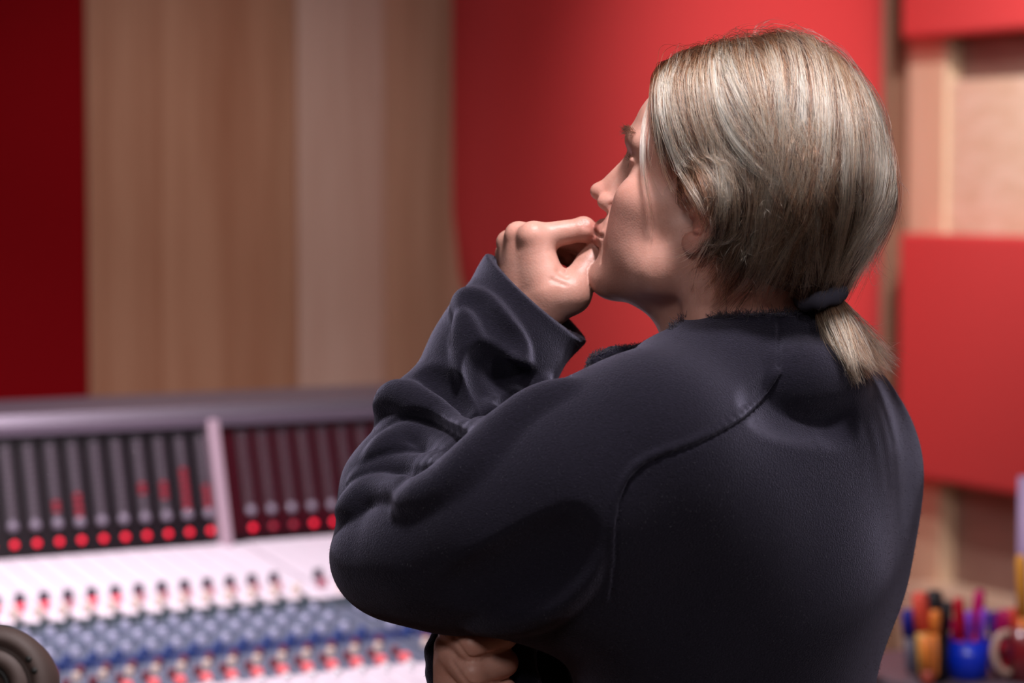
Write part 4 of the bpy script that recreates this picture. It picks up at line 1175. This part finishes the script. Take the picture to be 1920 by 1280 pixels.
# ---- materials of the figure
def skin_mat():
    m, nt, b = mat_base('skin')
    N = nt.nodes.new; L = nt.links.new
    tc = N('ShaderNodeTexCoord')
    at = N('ShaderNodeAttribute'); at.attribute_name = 'flush'
    nz = N('ShaderNodeTexNoise'); nz.inputs['Scale'].default_value = 45; nz.inputs['Detail'].default_value = 6
    rp = N('ShaderNodeValToRGB'); e = rp.color_ramp.elements
    e[0].position = .3; e[1].position = .75; e[0].color = lin('#c08b7b'); e[1].color = lin('#d3a293')
    mx = N('ShaderNodeMix'); mx.data_type = 'RGBA'; mx.inputs['B'].default_value = lin('#b8655a')
    st_ = N('ShaderNodeAttribute'); st_.attribute_name = 'stubble'
    m2 = N('ShaderNodeMix'); m2.data_type = 'RGBA'; m2.inputs['B'].default_value = lin('#7d5a50')
    L(tc.outputs['Object'], nz.inputs['Vector']); L(nz.outputs['Fac'], rp.inputs['Fac'])
    L(rp.outputs['Color'], mx.inputs['A']); L(at.outputs['Fac'], mx.inputs['Factor'])
    n3 = N('ShaderNodeTexNoise'); n3.inputs['Scale'].default_value = 900; n3.inputs['Detail'].default_value = 2
    mm = N('ShaderNodeMath'); mm.operation = 'MULTIPLY'
    L(tc.outputs['Object'], n3.inputs['Vector']); L(n3.outputs['Fac'], mm.inputs[0]); L(st_.outputs['Fac'], mm.inputs[1])
    L(mx.outputs['Result'], m2.inputs['A']); L(mm.outputs[0], m2.inputs['Factor'])
    L(m2.outputs['Result'], b.inputs['Base Color'])
    b.inputs['Roughness'].default_value = .46
    b.inputs['Specular IOR Level'].default_value = .42
    b.inputs['Subsurface Weight'].default_value = .18
    b.inputs['Subsurface Radius'].default_value = (1.0, .35, .2)
    b.inputs['Subsurface Scale'].default_value = .006
    vo = N('ShaderNodeTexVoronoi'); vo.inputs['Scale'].default_value = 520
    n2 = N('ShaderNodeTexNoise'); n2.inputs['Scale'].default_value = 220; n2.inputs['Detail'].default_value = 5
    ad = N('ShaderNodeMath'); ad.operation = 'ADD'
    bp = N('ShaderNodeBump'); bp.inputs['Strength'].default_value = .12; bp.inputs['Distance'].default_value = .0008
    L(tc.outputs['Object'], vo.inputs['Vector']); L(tc.outputs['Object'], n2.inputs['Vector'])
    L(vo.outputs['Distance'], ad.inputs[0]); L(n2.outputs['Fac'], ad.inputs[1]); L(ad.outputs[0], bp.inputs['Height'])
    L(bp.outputs['Normal'], b.inputs['Normal'])
    return m
def cloth_mat():
    m, nt, b = mat_base('navy_fleece')
    N = nt.nodes.new; L = nt.links.new
    tc = N('ShaderNodeTexCoord')
    b.inputs['Roughness'].default_value = .95; b.inputs['Specular IOR Level'].default_value = .08
    b.inputs['Sheen Weight'].default_value = .5; b.inputs['Sheen Roughness'].default_value = .42
    b.inputs['Sheen Tint'].default_value = (.58, .56, .78, 1)
    nz = N('ShaderNodeTexNoise'); nz.inputs['Scale'].default_value = 620; nz.inputs['Detail'].default_value = 6
    mp = N('ShaderNodeMapping'); mp.inputs['Rotation'].default_value = (.3, .62, .2); mp.inputs['Scale'].default_value = (330, 1100, 1700)
    n2 = N('ShaderNodeTexNoise'); n2.inputs['Scale'].default_value = 1.0; n2.inputs['Detail'].default_value = 3
    rp = N('ShaderNodeValToRGB'); e = rp.color_ramp.elements
    e[0].position = .3; e[1].position = .75; e[0].color = lin('#0d0c13'); e[1].color = lin('#1b1924')
    ad = N('ShaderNodeMath'); ad.operation = 'ADD'
    bp = N('ShaderNodeBump'); bp.inputs['Strength'].default_value = .5; bp.inputs['Distance'].default_value = .0016
    L(tc.outputs['Object'], nz.inputs['Vector']); L(tc.outputs['Object'], mp.inputs['Vector']); L(mp.outputs[0], n2.inputs['Vector'])
    L(nz.outputs['Fac'], ad.inputs[0]); L(n2.outputs['Fac'], ad.inputs[1]); L(ad.outputs[0], bp.inputs['Height'])
    L(n2.outputs['Fac'], rp.inputs['Fac']); L(rp.outputs['Color'], b.inputs['Base Color']); L(bp.outputs['Normal'], b.inputs['Normal'])
    return m

def build_person():
    person = empty('person', (0, 0, 0))
    tag(person, 'person in a dark navy fleece with a blond ponytail, fist held at the mouth', 'person')
    fb = build_body(); v, f = fb.mesh()
    me = mesh_np('body', v, f); body = link('body', me, skin_mat(), person)
    h = toH(v)
    def blob(c, r): return np.exp(-(((h - np.array(c)) / np.array(r)) ** 2).sum(1))
    ay = np.abs(h[:, 1]); hh = h.copy(); hh[:, 1] = ay
    h = hh
    fl = .9 * blob((.104, 0, -.043), (.010, .020, .0045)) + .9 * blob((.102, 0, -.055), (.010, .018, .0055)) + .35 * blob((.075, .04, -.025), (.03, .025, .03)) + \
        .35 * blob((.113, 0, -.014), (.014, .014, .012)) + .5 * blob((-.012, .085, .0), (.02, .015, .035))
    sb = np.clip(blob((.075, .0, -.075), (.040, .060, .030)) * 1.2, 0, 1)
    kn_ = np.zeros(len(v))
    for p in (Wp(1000, 446, 2.191), Wp(972, 441, 2.208), Wp(1094, 430, 2.195)): kn_ += .35 * np.exp(-((v - p) ** 2).sum(1) / .012 ** 2)
    for nm, val in (('flush', np.clip(fl + kn_, 0, 1)), ('stubble', sb)):
        a = me.attributes.new(nm, 'FLOAT', 'POINT'); a.data.foreach_set('value', val.astype(np.float32))
    # eyes
    ew = plain('eye_white', '#d8c8c2', .2, coat=.6); ei = plain('iris_brown', '#3a2a20', .2, coat=.8)
    for sgn in (1, -1):
        bm = bmesh.new(); bmesh.ops.create_uvsphere(bm, u_segments=20, v_segments=12, radius=.0122)
        me_e = bm_mesh('eyeball', bm, True); e = link('eyeball', me_e, ew, person); e.location = H(.0710, .032 * sgn, .023)
        bm = bmesh.new(); bmesh.ops.create_uvsphere(bm, u_segments=16, v_segments=8, radius=.0056, matrix=Matrix.Diagonal((1, 1, .35, 1)))
        ir = link('iris', bm_mesh('iris', bm, True), ei, e); ir.location = Vector(HR @ np.array([.0112, 0, -.001])); ir.rotation_euler = Vector(hf).to_track_quat('Z', 'Y').to_euler()
    # brows and lashes
    dark = hair_mat('brow_hair', '#1a100a', '#2c1c12', '#4a3424', .4, 1.0)
    g = np.random.default_rng(5); S = []
    def sprout(a, b, n, dirn, L, jit, curl):
        t = g.uniform(0, 1, n)[:, None]; root = np.array(a) * (1 - t) + np.array(b) * t + g.normal(0, jit, (n, 3))
        dr = np.array(dirn) + g.normal(0, .28, (n, 3)); dr /= np.linalg.norm(dr, axis=1, keepdims=True)
        ln = g.uniform(.6, 1, n)[:, None] * L; k = np.linspace(0, 1, K)
        return root[:, None] + dr[:, None] * (ln[:, None] * k[None, :, None]) + np.array(curl)[None, None] * (k ** 2)[None, :, None]
    for sgn in (1, -1):
        for (a, b) in (((.0985, .014, .048), (.0940, .030, .0520)), ((.0940, .030, .0520), (.0790, .047, .0490))):
            q = sprout(a, b, 80, (.45, .6, .15), .009, .0014, (-.001, .002, -.001)); q[..., 1] *= sgn; S.append(q)
    S = np.vstack(S); P = HO + HS * (S.reshape(-1, 3) @ HR.T).reshape(S.shape)
    hair_curves('eyebrows', P, np.full(len(P), .00013), g.uniform(0, .8, len(P)), dark, person)
    S = []
    for sgn in (1, -1):
        q = sprout((.0835, .022, .0265), (.0780, .045, .0245), 46, (.95, .25, .15), .0095, .0006, (0, 0, .0025)); q[..., 1] *= sgn; S.append(q)
    S = np.vstack(S); P = HO + HS * (S.reshape(-1, 3) @ HR.T).reshape(S.shape)
    hair_curves('eyelashes', P, np.full(len(P), .00012), g.uniform(0, .3, len(P)), dark, person)
    # jacket
    fj = build_jacket(); jacket_folds(fj); jv, jf = fj.mesh()
    cm = cloth_mat()
    jk = link('jacket', mesh_np('jacket', jv, jf), cm, person); jk['label'] = 'dark navy fleece jacket with a stand-up collar and raglan seams'
    # ragged pile along the collar edge, and lint over the cloth
    lint = hair_mat('lint', '#0e0d14', '#1c1a24', '#3a3644', .6, 1.0)
    nrm = fj.grad(jv, .003)
    rc = Wp(1414, 583, 2.168); hz = (jv - rc) @ (np.array([-.03, .02, 1.0]))
    ring = (np.abs(hz) < .0035) & (np.hypot(jv[:, 0] - rc[0], jv[:, 1] - rc[1]) < .085)
    pj = proj(jv)
    flap = (pj[:, 0] > 1098) & (pj[:, 0] < 1222) & (pj[:, 1] > 640) & (pj[:, 1] < 700) & (nrm[:, 2] > .80) & (pj[:, 2] < 2.22)
    edge = (pj[:, 0] > 1255) & (pj[:, 0] < 1312) & (pj[:, 1] > 578) & (pj[:, 1] < 640) & (nrm[:, 0] < -.35)
    idx = np.where(ring | edge)[0]; idx = g.choice(idx, min(4200, 4 * len(idx)))
    n = len(idx); k = np.linspace(0, 1, 6)
    dr = nrm[idx] * .8 + np.array([0, 0, .5]) + g.normal(0, .8, (n, 3)); dr /= np.linalg.norm(dr, axis=1, keepdims=True)
    cu = g.normal(0, .002, (n, 3)); ln = g.uniform(.0018, .0058, n)
    P = jv[idx][:, None] + dr[:, None] * (ln[:, None] * k)[..., None] + cu[:, None] * (k ** 2)[None, :, None]
    fl_ = catmull([(1102, 692), (1106, 676), (1122, 662), (1160, 652), (1216, 646)], 60)[g.integers(0, 60, 700)] + g.normal(0, 2.0, (700, 2))
    r0 = np.array([Wp(x, y, 2.158 + z) for (x, y), z in zip(fl_, g.normal(0, .004, 700))])
    d0 = g.normal(0, .7, (700, 3)) + np.array([-.2, 0, .7]); d0 /= np.linalg.norm(d0, axis=1, keepdims=True)
    P = np.vstack([P, r0[:, None] + d0[:, None] * (g.uniform(.001, .004, 700)[:, None] * k)[..., None]]); n = len(P)
    hair_curves('collar_pile', P, np.full(n, .00022), g.uniform(0, .6, n), lint, person, .6)
    vis = np.where((pj[:, 0] > 560) & (pj[:, 1] < 1320) & (nrm[:, 1] < .45))[0]
    idx = g.choice(vis, 14000); n = len(idx); k = np.linspace(0, 1, 5)
    dr = nrm[idx] * .55 + np.array([.25, 0, -.35]) + g.normal(0, .45, (n, 3)); dr /= np.linalg.norm(dr, axis=1, keepdims=True)
    ln = g.uniform(.0008, .0026, n)
    P = jv[idx][:, None] + dr[:, None] * (ln[:, None] * k)[..., None]
    hair_curves('cloth_lint', P, np.full(n, .00007), g.uniform(.0, .6, n), lint, person, .5)
    build_hair(person)
    # trousers and shoes (below the picture), so that the figure stands on the floor
    ft = Field(axis((-.12, .50, .010)), axis((1.95, 2.50, .010)), axis((-.02, 1.02, .014)))
    hip = Wp(1362, 1700, 2.20); l_ = np.array([-.6, -.8, 0.0])
    ft.add(ell(np.array([hip[0], hip[1], .93]), (.16, .15, .12)), 0)
    for sgn in (1, -1):
        a = np.array([hip[0], hip[1], .90]) + l_ * .085 * sgn
        k_ = a * np.array([1, 1, 0]) + np.array([-.01, .01, .50]) + l_ * .01 * sgn; c = k_ * np.array([1, 1, 0]) + np.array([.01, -.01, .06]) + l_ * .02 * sgn
        chain(ft, [a, k_, c], [.088, .064, .052], .04)
    tv, tf_ = ft.mesh(); link('trousers', mesh_np('trousers', tv, tf_), plain('dark_denim', '#1b1c24', .9, noise=.2, nscale=200), person)
    for sgn in (1, -1):
        fs_ = Field(axis((-.25, .55, .008)), axis((1.85, 2.60, .008)), axis((-.004, .16, .006)))
        c = np.array([hip[0], hip[1], 0]) + l_ * .115 * sgn
        fw_ = np.array([-.8, .6, 0])
        chain(fs_, [c - fw_ * .05 + EZ * .042, c + fw_ * .06 + EZ * .040, c + fw_ * .17 + EZ * .030], [.042, .040, .030], .02)
        fs_.add(cone(c - fw_ * .03 + EZ * .05, c - fw_ * .02 + EZ * .11, .042, .046), .03)
        sv, sf = fs_.mesh(); sv[:, 2] = np.maximum(sv[:, 2], 0)
        link('shoe', mesh_np('shoe', sv, sf), plain('shoe_leather', '#141214', .5), person)
    return person
build_person()
